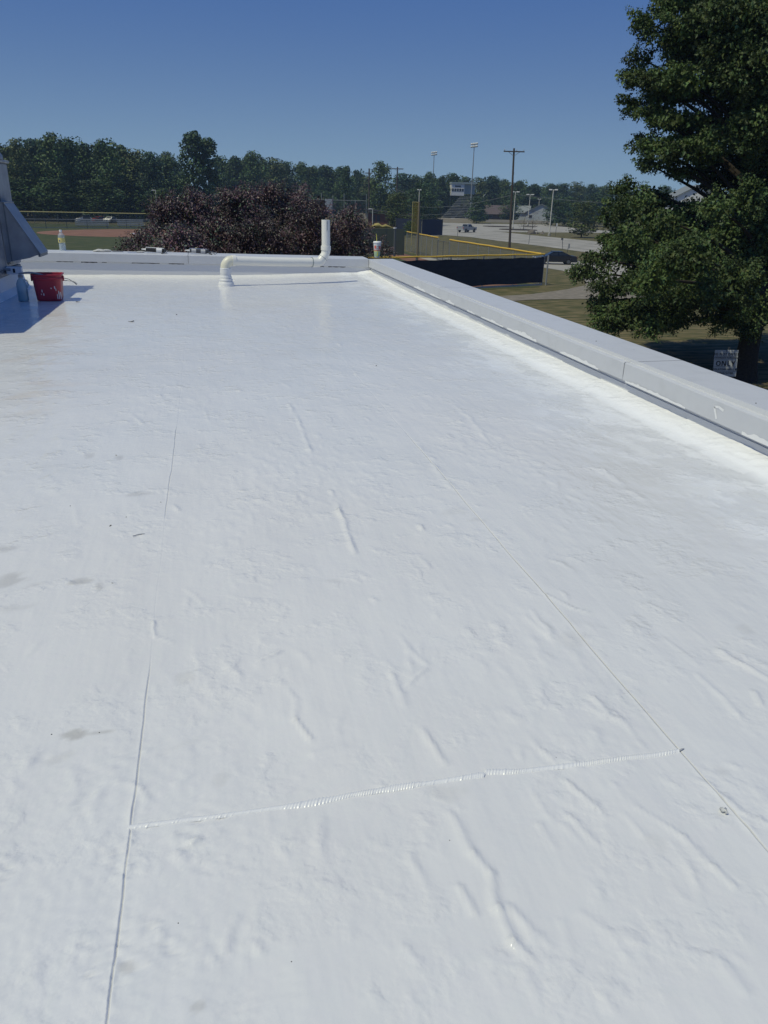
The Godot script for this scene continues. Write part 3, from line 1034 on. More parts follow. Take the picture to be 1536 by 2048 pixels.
func build_small_things() -> void:
	# red pail, rounded square, in the shade of the unit
	var p := thing("pail", "red square plastic pail splashed with white coating, beside the rooftop unit", "bucket", Vector3(-1.567, 0.002, -8.52), .05)
	var st := mb()
	var prof := [Vector2(.106, 0.0), Vector2(.114, .004), Vector2(.117, .015), Vector2(.133, .20), Vector2(.135, .205), Vector2(.142, .207), Vector2(.143, .222), Vector2(.137, .224), Vector2(.138, .243), Vector2(.146, .245), Vector2(.147, .256), Vector2(.140, .258), Vector2(.134, .254), Vector2(.112, .02)]
	lathe(st, prof, 44, Vector3.ZERO, 7.0)
	part("body", st.commit(), M.red_plastic, p)
	st = mb()
	lathe(st, [Vector2(.11, .03), Vector2(.124, .12)], 36, Vector3.ZERO, 7.0, true, true)
	part("coating_inside", st.commit(), M.paint_drip, p)
	st = mb()
	tube(st, smooth_line([Vector3(.145, .215, .03), Vector3(.2, .205, .035), Vector3(.235, .18, .04), Vector3(.26, .165, .045)]), .0035, 5)
	tube(st, smooth_line([Vector3(.145, .19, .0), Vector3(.2, .188, .02), Vector3(.245, .182, .04), Vector3(.262, .166, .046)]), .0035, 5)
	part("handle", st.commit(), M.dull_steel, p)
	st = mb()
	tube(st, [Vector3(.255, .172, .044), Vector3(.272, .155, .047)], .008, 7)
	part("grip", st.commit(), M.mid_grey, p)
	for s in [-1.0, 1.0]:
		st = mb()
		box(st, Vector3(s * .147, .212, .02), Vector3(.014, .05, .05), Basis(), .004)
		part("handle_lug", st.commit(), M.red_plastic, p)
	rng.seed = 5
	for k in 9:
		st = mb()
		var x := rng.randf_range(-.09, .12)
		var y0 := rng.randf_range(.02, .12)
		if k < 3:
			x = .085 + .016 * k
			y0 = .02
		var hh := rng.randf_range(.015, .05) * (2.0 if k < 3 else .6)
		var rings := []
		for i in 5:
			var t := i / 4.0
			var ww := (.0045 + .003 * sin(k * 3.1)) * sin(PI * (.2 + .62 * t)) * (1.0 + .2 * sin(t * 9.0 + k))
			var y := y0 + hh * t
			var zz := .1145 + .016 * y / .2 + .002
			rings.append([Vector3(x - ww, y, zz), Vector3(x - ww * .4, y, zz + .0015), Vector3(x + ww * .4, y, zz + .0015), Vector3(x + ww, y, zz)])
		loft(st, rings, false, false, false)
		part("splash", st.commit(), M.paint_drip, p)
	# jug
	var j := thing("jug", "bluish clear plastic jug standing in the shade left of the red pail", "jug", Vector3(-1.80, .002, -8.42))
	st = mb()
	lathe(st, [Vector2(.044, 0.0), Vector2(.05, .006), Vector2(.05, .05), Vector2(.048, .055), Vector2(.05, .06), Vector2(.05, .14), Vector2(.046, .17), Vector2(.034, .20), Vector2(.022, .213), Vector2(.019, .222), Vector2(.019, .24)], 28)
	part("body", st.commit(), M.milky_plastic, j)
	st = mb()
	lathe(st, [Vector2(.045, .004), Vector2(.047, .01), Vector2(.047, .10)], 24)
	part("liquid", st.commit(), M.blue_liquid, j)
	st = mb()
	lathe(st, [Vector2(.021, .226), Vector2(.0225, .228), Vector2(.0225, .246), Vector2(.02, .248)], 20)
	part("cap", st.commit(), M.mid_grey, j)
	st = mb()
	tube(st, smooth_line([Vector3(.03, .205, .0), Vector3(.055, .195, .0), Vector3(.06, .16, .0), Vector3(.049, .13, 0)]), .007, 7)
	part("handle", st.commit(), M.milky_plastic, j)
	# the scrap laid over the pail's rim
	st = mb()
	var rows := []
	for i in 9:
		var t := i / 8.0
		var x := lerpf(-.11, .11, t)
		var y := .018 * sin(t * PI) - .012 * t
		rows.append([Vector3(x, y, -.025), Vector3(x, y + .004, -.012), Vector3(x, y + .005, .012), Vector3(x, y, .027), Vector3(x, y - .012, .028), Vector3(x, y - .010, -.02)])
	loft(st, rows)
	solo("scrap_board", st.commit(), M.mid_grey, "grey strip lying across the rims of the red pail and the jug", "scrap", Vector3(-1.70, .266, -8.42))
	# water bottle on the far coping
	var fy := far_y(-1.88) + .0015
	var wb := thing("water_bottle", "clear water bottle with a white cap and pale yellow label, on the far parapet", "bottle", Vector3(-1.885, fy, -11.56))
	st = mb()
	lathe(st, [Vector2(.036, 0.0), Vector2(.043, .004), Vector2(.044, .02), Vector2(.041, .028), Vector2(.044, .036), Vector2(.041, .045), Vector2(.044, .054), Vector2(.041, .063), Vector2(.044, .072), Vector2(.041, .081), Vector2(.043, .095), Vector2(.044, .17), Vector2(.04, .195), Vector2(.028, .215), Vector2(.016, .228), Vector2(.014, .235), Vector2(.014, .245)], 26)
	part("body", st.commit(), M.clear_plastic, wb)
	st = mb()
	lathe(st, [Vector2(.034, .003), Vector2(.041, .006), Vector2(.040, .09)], 22)
	part("water", st.commit(), M.water, wb)
	st = mb()
	lathe(st, [Vector2(.0445, .105), Vector2(.0448, .107), Vector2(.0448, .163), Vector2(.0445, .165)], 26, Vector3.ZERO, 0.0, false, false)
	var wl := part("label", st.commit(), M.label_yellow, wb)
	st = mb()
	for k in 4:
		var a0 := -.75 + .12 * k
		var a1 := a0 + .09
		quad(st, Vector3(sin(a0) * .0452, .115, cos(a0) * .0452), Vector3(sin(a1) * .0452, .115, cos(a1) * .0452), Vector3(sin(a1) * .0452, .14, cos(a1) * .0452), Vector3(sin(a0) * .0452, .14, cos(a0) * .0452), Vector3(sin(a0), 0, cos(a0)))
	part("label_print", st.commit(), M.label_blue, wl)
	st = mb()
	lathe(st, [Vector2(.0155, .238), Vector2(.0175, .24), Vector2(.0175, .262), Vector2(.0155, .265)], 20)
	part("cap", st.commit(), M.cap_white, wb)
	# cup at the corner
	var cy := cope_y(11.5) + .006
	var cp := thing("drink_cup", "paper drink cup with lid and yellow straw at the corner of the parapets", "cup", Vector3(2.448, cy, -11.52))
	st = mb()
	lathe(st, [Vector2(.038, 0), Vector2(.039, .004), Vector2(.056, .2), Vector2(.056, .203)], 28)
	part("body", st.commit(), M.cup, cp)
	st = mb()
	lathe(st, [Vector2(.057, .198), Vector2(.061, .2), Vector2(.061, .212), Vector2(.057, .214), Vector2(.056, .222), Vector2(.048, .224)], 28)
	part("lid", st.commit(), M.cap_white, cp)
	st = mb()
	tube(st, [Vector3(-.006, .2, 0), Vector3(-.012, .30, .0), Vector3(-.018, .325, 0)], .0045, 8)
	part("straw", st.commit(), M.straw, cp)
	var band := func(y0: float, y1: float, called: String, m: Material) -> void:
		var s2 := mb()
		var f := func(y: float) -> float: return .039 + (.056 - .039) * (y - .004) / .196 + .0007
		lathe(s2, [Vector2(f.call(y0), y0), Vector2(f.call((y0 + y1) * .5), (y0 + y1) * .5), Vector2(f.call(y1), y1)], 28, Vector3.ZERO, 0.0, false, false)
		part(called, s2.commit(), m, cp)
	band.call(.096, .108, "red_stripe", M.cup_red)
	band.call(.082, .092, "yellow_stripe", M.cup_yellow)
	band.call(.014, .076, "green_band", M.cup_green)
	for s in [[-.75, .125, .165, .30, 0], [.55, .115, .16, .28, 0], [-.05, .02, .075, .16, 1], [.02, .14, .165, .2, 2], [-.05, .115, .135, .18, 2]]:
		st = mb()
		var rr: float = .039 + (.017) * (((s[1] + s[2]) * .5) - .004) / .196 + .0022
		var lo := []
		for k in 5:
			var a: float = s[0] + s[3] * (k / 4.0 - .5) * 2.0
			lo.append([Vector3(sin(a) * rr, s[1], cos(a) * rr), Vector3(sin(a) * (rr + .002), s[2], cos(a) * (rr + .002))])
		for k in 4:
			quad(st, lo[k][0], lo[k + 1][0], lo[k + 1][1], lo[k][1], Vector3(sin(s[0]), 0, cos(s[0])))
		part("printed_patch", st.commit(), [M.cup_red, M.cup_yellow, M.grey_print][s[4]], cp)
	# caulking guns
	build_gun("white nozzled caulking gun with black tube and wire rod, left of its mate", Vector3(-.66, far_y(-.66) + .034, -11.45), -.10, false)
	build_gun("grey skeleton caulking gun with pale label patches, right of its mate", Vector3(-.08, far_y(-.08) + .034, -11.45), .07, true)
	# glove and scrapers
	var rg := thing("work_glove", "crumpled pale grey work glove left on the far parapet", "glove", Vector3(-1.40, far_y(-1.4) + .002, -11.50), .2)
	st = mb()
	var und2 := FastNoiseLite.new()
	und2.seed = 8
	und2.frequency = 12.0
	var palm := []
	for i in 9:
		var t := i / 8.0
		var ring := []
		for k in 12:
			var a := TAU * k / 12.0
			var w := .055 * sin(PI * (.12 + .8 * t)) + .012
			var hh := .026 * sin(PI * (.1 + .8 * t)) + .004
			var q := Vector3(-.09 + .17 * t, maxf(0.0, hh + sin(a) * hh) * .55, cos(a) * w)
			ring.append(q + Vector3(0, absf(und2.get_noise_3dv(q)) * .014, und2.get_noise_3dv(q + Vector3.ONE) * .012))
		palm.append(ring)
	loft(st, palm)
	part("palm", st.commit(), M.rag, rg)
	for k in 4:
		st = mb()
		var z := -.036 + .024 * k
		tube(st, smooth_line([Vector3(.05, .016, z), Vector3(.095, .018, z * 1.2), Vector3(.13 + .012 * (k % 2), .012, z * 1.35)]), [.014, .0135, .0135, .013, .013, .0125, .0125, .012, .012, .0115, .011, .009, .004], 8)
		part("finger", st.commit(), M.rag, rg)
	st = mb()
	tube(st, smooth_line([Vector3(-.02, .014, .04), Vector3(.02, .016, .075), Vector3(.055, .011, .088)]), [.014, .014, .014, .013, .013, .012, .012, .011, .011, .01, .01, .008, .004], 8)
	part("thumb", st.commit(), M.rag, rg)
	st = mb()
	prism(st, [Vector2(-.06, 0), Vector2(.07, -.004), Vector2(.085, .006), Vector2(.06, .012), Vector2(-.05, .014)], .05, Transform3D(Basis(Vector3.UP, .1), Vector3.ZERO))
	solo("crumpled_scrap", st.commit(), M.mid_grey, "small flat grey scrap just right of the work glove", "scrap", Vector3(-1.19, far_y(-1.2) + .002, -11.52))
	var tr := thing("putty_knife", "putty knife with pale blade lying left of the caulking guns", "putty knife", Vector3(-.94, far_y(-.9) + .004, -11.44), .05)
	st = mb()
	prism(st, [Vector2(-.10, 0), Vector2(.02, 0), Vector2(.02, .0025), Vector2(-.10, .0025)], .075)
	part("blade", st.commit(), M.steel, tr)
	st = mb()
	tube(st, [Vector3(.015, .004, 0), Vector3(.03, .009, 0), Vector3(.08, .011, 0), Vector3(.12, .009, 0)], [.006, .011, .013, .009], 10)
	part("handle", st.commit(), M.rag, tr)
	# debris on the coating
	var specs := [[-.663, -6.998, .05, 0], [-.295, -7.38, .018, 1], [-.51, -2.619, .006, 1], [-.314, -2.488, .006, 1], [-.358, -2.419, .012, 0], [-.262, -2.33, .036, 2], [-.415, -3.195, .012, 0], [-.208, -2.612, .006, 1],
		[-.308, -2.0, .008, 0], [-.359, -1.354, .0045, 1], [-.267, -1.341, .004, 1], [.61, -1.096, .0035, 1], [.343, -.934, .003, 1], [.058, -.765, .003, 1], [-.1, -.862, .003, 1], [-1.283, -8.354, .04, 0], [1.05, -4.9, .012, 1]]
	var words := ["largest curled leaf fragment, lying left of the far end of the left seam", "dark grit speck left of the left seam at its far end", "dark grit speck farthest left in the middle of the roof", "dark grit speck just above the curved grey twig",
		"small leaf crumb just left of the curved grey twig", "thin curved grey twig lying left of the left seam", "small leaf crumb among the grey smudges left of the seam", "dark grit speck close beside the left seam above the twig",
		"small leaf crumb between the twig and the brown stain", "dark grit speck left of the brown stain", "dark grit speck right of the brown stain", "dark grit speck just above the sealant bead", "dark grit speck below the middle of the sealant bead",
		"dark grit speck low in the middle of the near roof", "dark grit speck just right of the left seam below the bead", "leaf fragment on the lit roof right of the red pail's shadow", "dark grit speck far up the right-hand side of the roof"]
	var kinds := ["leaf_fragment", "grit_speck", "twig"]
	var k2 := 0
	for s in specs:
		st = mb()
		var l: float = s[2] * (.62 if s[3] == 1 else 1.0)
		if s[3] == 0:
			var rw := []
			for i in 6:
				var t := i / 5.0
				var w := l * .32 * sin(PI * (.06 + .88 * t))
				rw.append([Vector3(l * (t - .5), l * .15 * absf(t - .4), -w), Vector3(l * (t - .5), l * .05, 0), Vector3(l * (t - .5), l * .22 * t, w)])
			loft(st, rw, false, false, false)
		elif s[3] == 1:
			lathe(st, [Vector2(l * .2, 0), Vector2(l * .5, l * .2), Vector2(l * .42, l * .5), Vector2(l * .1, l * .62)], 7)
		else:
			tube(st, smooth_line([Vector3(-l * .5, .001, .004), Vector3(0, .003, 0), Vector3(l * .5, .004, -.012)]), .0012, 5)
		var y := roof_y(s[0], s[1]) - .0005
		var o := solo(kinds[s[3]], st.commit(), [M.leaf_dry, M.dark_gap, M.dull_steel][s[3]], words[k2], ["leaf", "grit", "twig"][s[3]], Vector3(s[0], y, s[1]), ["leaf fragments on the roof", "specks of grit on the roof", ""][s[3]])
		o.rotation.y = k2 * 1.9
		k2 += 1
	for s in [[2.42, -4.55, .007, "small dark grit speck on the right coping, middle of the three"], [2.52, -4.25, .006, "small dark grit speck on the right coping near the joint"], [2.40, -2.95, .006, "small dark grit speck on the right coping, nearest the camera"]]:
		st = mb()
		lathe(st, [Vector2(s[2] * .2, 0), Vector2(s[2] * .5, s[2] * .2), Vector2(s[2] * .42, s[2] * .5), Vector2(s[2] * .1, s[2] * .62)], 7)
		solo("grit_speck", st.commit(), M.dark_gap, s[3], "grit", Vector3(s[0], cope_y(s[1]) + .0015, s[1]), "specks of grit on the coping")
	# a torn curl of membrane at the right seam and a dab at the end of the bead
	st = mb()
	var tn := []
	for i in 7:
		var t := i / 6.0
		var ring := []
		for k in 8:
			var a := TAU * k / 8.0
			var rr := .008 * sin(PI * (.1 + .8 * t)) * (1.0 + .5 * sin(k * 2.3 + i * 1.7))
			ring.append(Vector3(cos(a) * rr + .003 * sin(i * 2.0), maxf(-.002, sin(a) * rr * .9 + .003), lerpf(-.016, .016, t)))
		tn.append(ring)
	loft(st, tn)
	var tear := solo("membrane_curl", st.commit(), M.torn, "torn grey curl of membrane sticking up from the right-hand roof seam", "membrane curl", Vector3(.846, roof_y(.846, -.903) + .002, -.903))
	tear.rotation.y = .5
	tear.scale = Vector3(.48, .7, .5)
	st = mb()
	tube(st, smooth_line([Vector3(-.014, .002, .003), Vector3(0, .006, 0), Vector3(.012, .004, -.004)]), [.001, .002, .0025, .003, .003, .003, .003, .0025, .0025, .002, .002, .001, .001], 8)
	solo("sealant_dab", st.commit(), M.dab, "small grey dab at the right-hand end of the brushed sealant bead", "sealant dab", Vector3(.868, roof_y(.868, -1.071) - .001, -1.071)).scale = Vector3(.65, .6, .6)

func build_gun(label: String, at: Vector3, turn: float, second: bool) -> void:
	var g := thing("caulking_gun", label, "caulking gun", at, turn, "caulking guns on the far parapet")
	var st := mb()
	tube(st, [Vector3(-.20, .018, 0), Vector3(-.14, .014, 0), Vector3(-.138, .014, 0)], [.005, .013, .02], 12)
	part("nozzle", st.commit(), M.cap_white, g)
	st = mb()
	tube(st, [Vector3(-.138, .014, 0), Vector3(-.137, .014, 0), Vector3(.09, 0, 0), Vector3(.092, 0, 0)], [.022, .027, .027, .022], 18)
	part("tube", st.commit(), M.dark_grey if second else M.black_plastic, g)
	if second:
		for x in [-.085, .04]:
			st = mb()
			tube(st, [Vector3(x - .03, .0055 - (x - .03) * .06, 0), Vector3(x + .03, .0055 - (x + .03) * .06, 0)], .0278, 18)
			part("label_patch", st.commit(), M.rag, g)
	else:
		st = mb()
		tube(st, [Vector3(.0, .006, 0), Vector3(.075, .001, 0)], .0282, 18)
		part("label_patch", st.commit(), M.white_paint, g)
	st = mb()
	tube(st, [Vector3(-.135, .042, .0), Vector3(.10, .030, 0)], .006, 8)
	tube(st, [Vector3(-.137, .0, .0), Vector3(-.137, .044, 0)], .006, 8)
	part("cradle", st.commit(), M.steel if second else M.cap_white, g)
	st = mb()
	tube(st, [Vector3(.092, .002, 0), Vector3(.12, .002, 0), Vector3(.20, -.012, .0)], .0045, 8)
	if not second:
		tube(st, smooth_line([Vector3(.20, -.012, 0), Vector3(.235, .0, 0), Vector3(.24, .03, 0), Vector3(.222, .045, 0)]), .0035, 6)
	else:
		tube(st, smooth_line([Vector3(.20, -.012, 0), Vector3(.225, -.012, .0), Vector3(.225, -.028, 0)]), .006, 6)
	part("rod", st.commit(), M.dull_steel, g)
	st = mb()
	box(st, Vector3(.108, .004, 0), Vector3(.03, .05, .026), Basis(), .005)
	tube(st, smooth_line([Vector3(.115, -.01, .0), Vector3(.10, -.022, .05), Vector3(.08, -.026, .10)] if not second else [Vector3(.115, -.01, .0), Vector3(.13, -.022, .06), Vector3(.15, -.026, .11)]), .0095, 8)
	part("handle", st.commit(), M.dark_grey, g)
	st = mb()
	tube(st, smooth_line([Vector3(.135, -.006, .01), Vector3(.14, -.018, .05), Vector3(.13, -.026, .085)] if not second else [Vector3(.15, -.006, .01), Vector3(.18, -.018, .04), Vector3(.20, -.026, .085)]), .006, 8)
	part("trigger", st.commit(), M.mid_grey, g)

# ---------------------------------------------------------------- vegetation
func rand_dir() -> Vector3:
	var y := rng.randf_range(-1.0, 1.0)
	var a := rng.randf() * TAU
	var r := sqrt(1.0 - y * y)
	return Vector3(r * cos(a), y, r * sin(a))

class Leaves:
	var v := PackedVector3Array()
	var n := PackedVector3Array()
	var c := PackedColorArray()
	func face(a: Vector3, b: Vector3, d: Vector3, col: Color) -> void:
		var nn := (d - a).cross(b - a).normalized()   # clockwise front
		v.append(a)
		v.append(b)
		v.append(d)
		for k in 3:
			n.append(nn)
			c.append(col)
	func mesh() -> ArrayMesh:
		var arr := []
		arr.resize(Mesh.ARRAY_MAX)
		arr[Mesh.ARRAY_VERTEX] = v
		arr[Mesh.ARRAY_NORMAL] = n
		arr[Mesh.ARRAY_COLOR] = c
		var m := ArrayMesh.new()
		m.add_surface_from_arrays(Mesh.PRIMITIVE_TRIANGLES, arr)
		return m

# a leafy crown for trees seen from far off: spray-sized faces over many lobes; about 18 m tall, 11 m wide
func far_crown(seed_: int, shape: int, base: Color, cards := 3400, size := .62) -> ArrayMesh:
	rng.seed = seed_
	var L := Leaves.new()
	var lobes := []
	var nl := 30
	for i in nl:
		var t := (i + .5) / nl
		var y := lerpf(1.8, 16.6, t)
		var R := 0.0
		match shape:
			0: R = 5.2 * pow(sin(PI * clampf(.12 + .80 * t, 0.0, 1.0)), .6)
			1: R = 4.6 * (1.0 - .86 * t) + .5
			_: R = 4.9 * pow(sin(PI * clampf(.22 + .70 * t, 0.0, 1.0)), .8)
		var a := i * 2.39996 + rng.randf_range(-.4, .4)
		var rr := R * rng.randf_range(.35, .72)
		var lr := rng.randf_range(1.5, 2.5) * (1.0 if shape != 1 else .75)
		lobes.append([Vector3(cos(a) * rr, y + rng.randf_range(-.6, .6), sin(a) * rr), lr, rng.randf_range(.5, 1.55)])  # last value: lobe tone, painting sunlit and shaded clumps into the crown
	lobes.append([Vector3(rng.randf_range(-.8, .8), 16.6, 0), 1.3, 1.0])
	lobes.append([Vector3(rng.randf_range(-1.8, 1.8), 15.4, 0), 1.6, 1.1])
	for i in cards:
		var l: Array = lobes[rng.randi() % lobes.size()]
		var d := rand_dir()
		var r: float = l[1] * (rng.randf_range(.72, 1.12))
		var p: Vector3 = l[0] + d * r * Vector3(1.05, .8, 1.05)
		var nn := (d + rand_dir() * .9 + Vector3.UP * .25).normalized()
		var u := nn.cross(Vector3.UP if absf(nn.y) < .9 else Vector3.RIGHT).normalized().rotated(nn, rng.randf() * TAU)
		var w := nn.cross(u)
		var s := size * rng.randf_range(.5, 1.25)
		var tone_: float = l[2] * rng.randf_range(.85, 1.15)
		var col := Color(base.r * tone_ * rng.randf_range(.85, 1.2), base.g * tone_, base.b * tone_ * rng.randf_range(.8, 1.15))
		var a := p - u * s * .5
		var b := p + w * s * .38 - nn * s * .12
		var c := p + u * s * .55
		var e := p - w * s * .38 - nn * s * .1
		L.face(a, b, c, col)
		L.face(a, c, e, col)
	return L.mesh()

# a twig end of broad pointed leaves
func leaf_sprig(seed_: int, count: int, reach: float, leaf: float, base: Color, vary: float, narrow := false) -> ArrayMesh:
	rng.seed = seed_
	var L := Leaves.new()
	var outline := [Vector2(.0, .0), Vector2(.26, -.04), Vector2(.24, .22), Vector2(.52, .36), Vector2(.26, .52), Vector2(.22, .66), Vector2(0, 1.0), Vector2(-.22, .66), Vector2(-.26, .52), Vector2(-.52, .36), Vector2(-.24, .22), Vector2(-.26, -.04)]
	if narrow:
		outline = [Vector2(0, 0), Vector2(.2, .25), Vector2(.24, .5), Vector2(0, 1.0), Vector2(-.24, .5), Vector2(-.2, .25)]
	for i in count:
		var p := rand_dir() * reach * pow(rng.randf(), .6) * Vector3(1, .62, 1)
		var nn := (Vector3.UP * rng.randf_range(.1, 1.0) + rand_dir() * .85).normalized()
		var tip := (p.normalized() + Vector3.DOWN * rng.randf_range(.2, 1.2) + rand_dir() * .5)
		tip = (tip - nn * tip.dot(nn)).normalized()
		var side := nn.cross(tip)
		var s := leaf * rng.randf_range(.7, 1.2)
		var k := rng.randf_range(1.0 - vary, 1.0 + vary)
		var col := Color(base.r * k * rng.randf_range(.85, 1.25), base.g * k, base.b * k * rng.randf_range(.85, 1.2))
		var pts := []
		for q in outline:
			pts.append(p + side * q.x * s + tip * q.y * s + nn * (absf(q.x) * .28 - q.y * q.y * .22) * s)
		var mid := p + tip * s * .35 - nn * .03 * s
		for j in pts.size():
			L.face(mid, pts[j], pts[(j + 1) % pts.size()], col)
	return L.mesh()

func scatter(mesh: Mesh, m: Material, spots: Array, tints: Array, parent: Node3D, called: String) -> void:
	var mm := MultiMesh.new()
	mm.transform_format = MultiMesh.TRANSFORM_3D
	mm.use_colors = true
	mm.mesh = mesh
	mm.instance_count = spots.size()
	for i in spots.size():
		mm.set_instance_transform(i, spots[i])
		mm.set_instance_color(i, tints[i])
	var o := MultiMeshInstance3D.new()
	o.name = called
	o.multimesh = mm
	o.material_override = m
	o.set_meta("kind", "stuff")
	parent.add_child(o, true)

func crown_spots(lobes: Array, density: float, seed_: int, spread: float, outer := .55, axis := Vector3.ZERO, greenish := 0.0) -> Array:
	rng.seed = seed_
	var gaps := FastNoiseLite.new()
	gaps.seed = 900
	gaps.frequency = .42 if density < 100.0 else .9
	gaps.fractal_octaves = 2
	var spots := []
	var tints := []
	for l in lobes:
		var c := Vector3(l[0], l[1], l[2])
		var n := int(density * (l[3] * l[3] * 1.0 + l[3] * l[4] * 2.0)) + 3
		var lt := rng.randf_range(.5, 1.55)  # lobe tint puts sunlit and shadowed leaf clumps into the colour
		var put := func(p: Vector3, s: float) -> void:
			var b := Basis(Vector3.UP, rng.randf() * TAU) * Basis(Vector3.RIGHT, rng.randf_range(-.5, .5))
			spots.append(Transform3D(b.scaled(Vector3.ONE * s * spread), p))
			var t := lt * rng.randf_range(.85, 1.15)
			var g := 1.0
			if greenish > 0.0 and rng.randf() < greenish:
				g = rng.randf_range(1.2, 1.8)
			tints.append(Color(t * rng.randf_range(.92, 1.1) / sqrt(g), t * g, t * rng.randf_range(.9, 1.05)))
		for k in n:
			var d := rand_dir()
			var r := rng.randf_range(outer, 1.05)
			var p := c + d * r * Vector3(l[3], l[4], l[3])
			p.y -= .12 * Vector2(d.x, d.z).length() * l[4]
			if gaps.get_noise_3dv(p) < -.06 and rng.randf() < .88:
				continue
			put.call(p, rng.randf_range(.75, 1.25))
		# twig ends that reach past the lobe, away from the trunk
		var outw := (Vector3(c.x - axis.x, (c.y - axis.y) * .35, c.z - axis.z)).normalized()
		for k in int(3 + 4.0 * l[3]):
			var d := (outw * .9 + rand_dir()).normalized()
			var p := c + d * Vector3(l[3], l[4], l[3]) * .9
			var steps := rng.randi_range(2, 4)
			for j in steps:
				p += (d + Vector3(0, rng.randf_range(-.5, .35), 0)) * .13 * spread * (1.0 if density < 100.0 else .55)
				put.call(p, rng.randf_range(.75, .95) * (1.0 - .2 * j))
	return [spots, tints]

